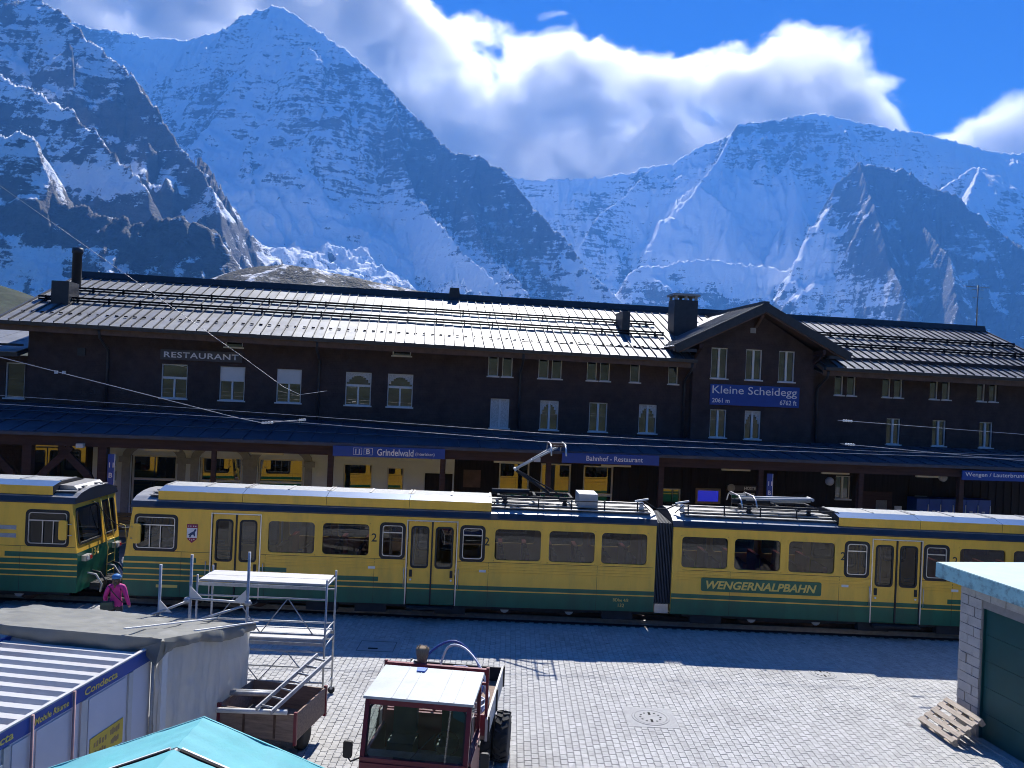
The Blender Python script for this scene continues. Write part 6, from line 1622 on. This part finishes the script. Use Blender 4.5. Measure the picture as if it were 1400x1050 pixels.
wire('stay_wire', [(-19.5, 22.4, 14.7), (-15.8, 22.7, 12.49), (-8.2, 23.2, 7.5), (-6.9, 23.25, 6.62), (-6.4, 23.3, 6.40), (-5.6, 23.3, 6.55)], .007, 'thin stay wire slanting down from the upper left corner')
wire('span_wire', [(-22, 22.3, 8.7), (-15.5, 22.7, 7.22), (-8.2, 23.2, 5.62), (-7.5, 23.3, 5.50), (-6.3, 23.3, 5.64)], .011, 'thicker span wire from the left edge with white insulators', (((-7.35, 23.3, 5.51), (1, 0, .1), .36), ((-6.3, 23.3, 5.64), (1, 0, .1), .22)))
wire('span_wire', [(9.9, 23.3, 6.33), (15.6, 23.3, 6.14), (24, 23.3, 5.9)], .008, 'upper span wire at the right edge in front of the windows', (((10.2, 23.3, 6.32), (1, 0, -.03), .3),))
wire('span_wire', [(10.0, 23.3, 5.62), (15.6, 23.3, 5.34), (24, 23.3, 5.0)], .008, 'lower span wire at the right edge above the canopy', (((10.3, 23.3, 5.61), (1, 0, -.04), .3),))

# ------------------------------------------------------------------ person beside the trains, seen from behind
def person():
    P = empty('person', (-9.9, 19.7, 0), math.radians(12), 'person in a pink jacket and blue cap walking between the trains', 'person')
    J = [(0, 0, .93), (0, .01, 1.10), (0, .02, 1.28), (0, .01, 1.40), (0, .0, 1.47), (0, -.01, 1.56), (0, -.015, 1.66),          # pelvis to crown
         (-.10, 0, .90), (-.12, .10, .50), (-.12, .0, .08), (-.12, .14, .04), (.10, 0, .90), (.11, -.06, .50), (.12, -.18, .10), (.12, -.06, .04),
         (-.17, .01, 1.38), (-.25, .00, 1.14), (-.27, .14, .95), (.17, .01, 1.38), (.26, -.05, 1.14), (.31, .04, .91), (-.265, .20, .88), (.315, .09, .83)]
    E_ = [(0, 1), (1, 2), (2, 3), (3, 4), (4, 5), (5, 6), (0, 7), (7, 8), (8, 9), (9, 10), (0, 11), (11, 12), (12, 13), (13, 14), (3, 15), (15, 16), (16, 17), (3, 18), (18, 19), (19, 20), (17, 21), (20, 22)]
    RAD = [.15, .13, .155, .10, .05, .085, .065, .10, .065, .045, .045, .10, .065, .045, .045, .075, .055, .042, .075, .055, .042, .04, .04]
    me = bpy.data.meshes.new('body'); me.from_pydata(J, E_, []); me.update()
    ob = bpy.data.objects.new('body_tmp', me); COL.objects.link(ob)
    sk = ob.modifiers.new('s', 'SKIN'); sb = ob.modifiers.new('d', 'SUBSURF'); sb.levels = 2; sb.render_levels = 2
    if not me.skin_vertices: me.skin_vertices.new() if hasattr(me.skin_vertices, 'new') else None
    if me.skin_vertices:
        for i, r_ in enumerate(RAD): me.skin_vertices[0].data[i].radius = (r_, r_ * (.72 if i in (0, 1, 2, 3) else 1.0))
        me.skin_vertices[0].data[0].use_root = True
    em = bpy.data.meshes.new_from_object(ob.evaluated_get(bpy.context.evaluated_depsgraph_get()))
    bpy.data.objects.remove(ob)
    em.materials.clear()
    for m_ in (mat('pink_jacket', (.42, .02, .20), .75, vary=.12, scale=9.0, bump=.3, bscale=20.0), mat('dark_trousers', (.03, .03, .035), .85), mat('skin', (.45, .27, .2), .6)): em.materials.append(m_)
    for p in em.polygons:
        c = p.center
        p.material_index = 2 if (c.z > 1.475 or (c.z < .89 and abs(c.x) > .2)) else (0 if c.z > .90 else 1)
        p.use_smooth = True
    body = link('body', em, P)
    h = MB().lathe((0, -.02, 1.50), [(.06, -.06), (.092, -.02), (.10, .05), (.102, .10)], n=16); h.path([(0, -.10, 1.52), (.01, -.13, 1.46), (.0, -.14, 1.38)], [.035, .03, .012], 8); h.build('hair', mat('brown_hair', (.10, .06, .035), .7, vary=.3, scale=40.0), P)
    c = MB().lathe((0, -.015, 1.60), [(.104, .0), (.108, .035), (.095, .08), (.06, .105), (.01, .11)], n=18); c.prism([(-.09, .09), (.09, .09), (.07, .20), (-.07, .20)], 'z', 1.60, 1.612); c.build('cap', mat('blue_cap', (.02, .16, .42), .6), P)
    s = MB().path([(-.18, -.02, 1.42), (-.05, -.155, 1.30), (.10, -.15, 1.12), (.20, -.06, .98)], .014, 6); s.build('strap', M_GASKET, P)
    bg = empty('shoulder_bag', (-9.98, 19.5, .86), math.radians(12), 'dark green bag on the back of the person in pink', 'bag')
    q = MB(); q.prism(rrect(-.17, .13, 0, .20, .05), 'y', -.08, .04); q.build('pouch', mat('bag_fabric', (.03, .045, .04), .8), bg); MB().box(-.15, .11, -.095, -.082, .12, .19).build('flap', M_SEATG, bg)
person()
# ------------------------------------------------------------------ haze
hz = MB().box(-9000, 9000, -1200, 7800, -60, 2700)
hm = bpy.data.materials.new('haze_air'); hm.use_nodes = True
hm.node_tree.nodes.clear()
ho = hm.node_tree.nodes.new('ShaderNodeOutputMaterial'); hv = hm.node_tree.nodes.new('ShaderNodeVolumePrincipled')
hv.inputs['Color'].default_value = (0.13, 0.42, 1.0, 1); hv.inputs['Density'].default_value = 0.0001
hv.inputs['Anisotropy'].default_value = 0.0
hm.node_tree.links.new(hv.outputs['Volume'], ho.inputs['Volume'])
tag(hz.build('haze', hm), 'thin blue haze in front of the mountains', kind='stuff')
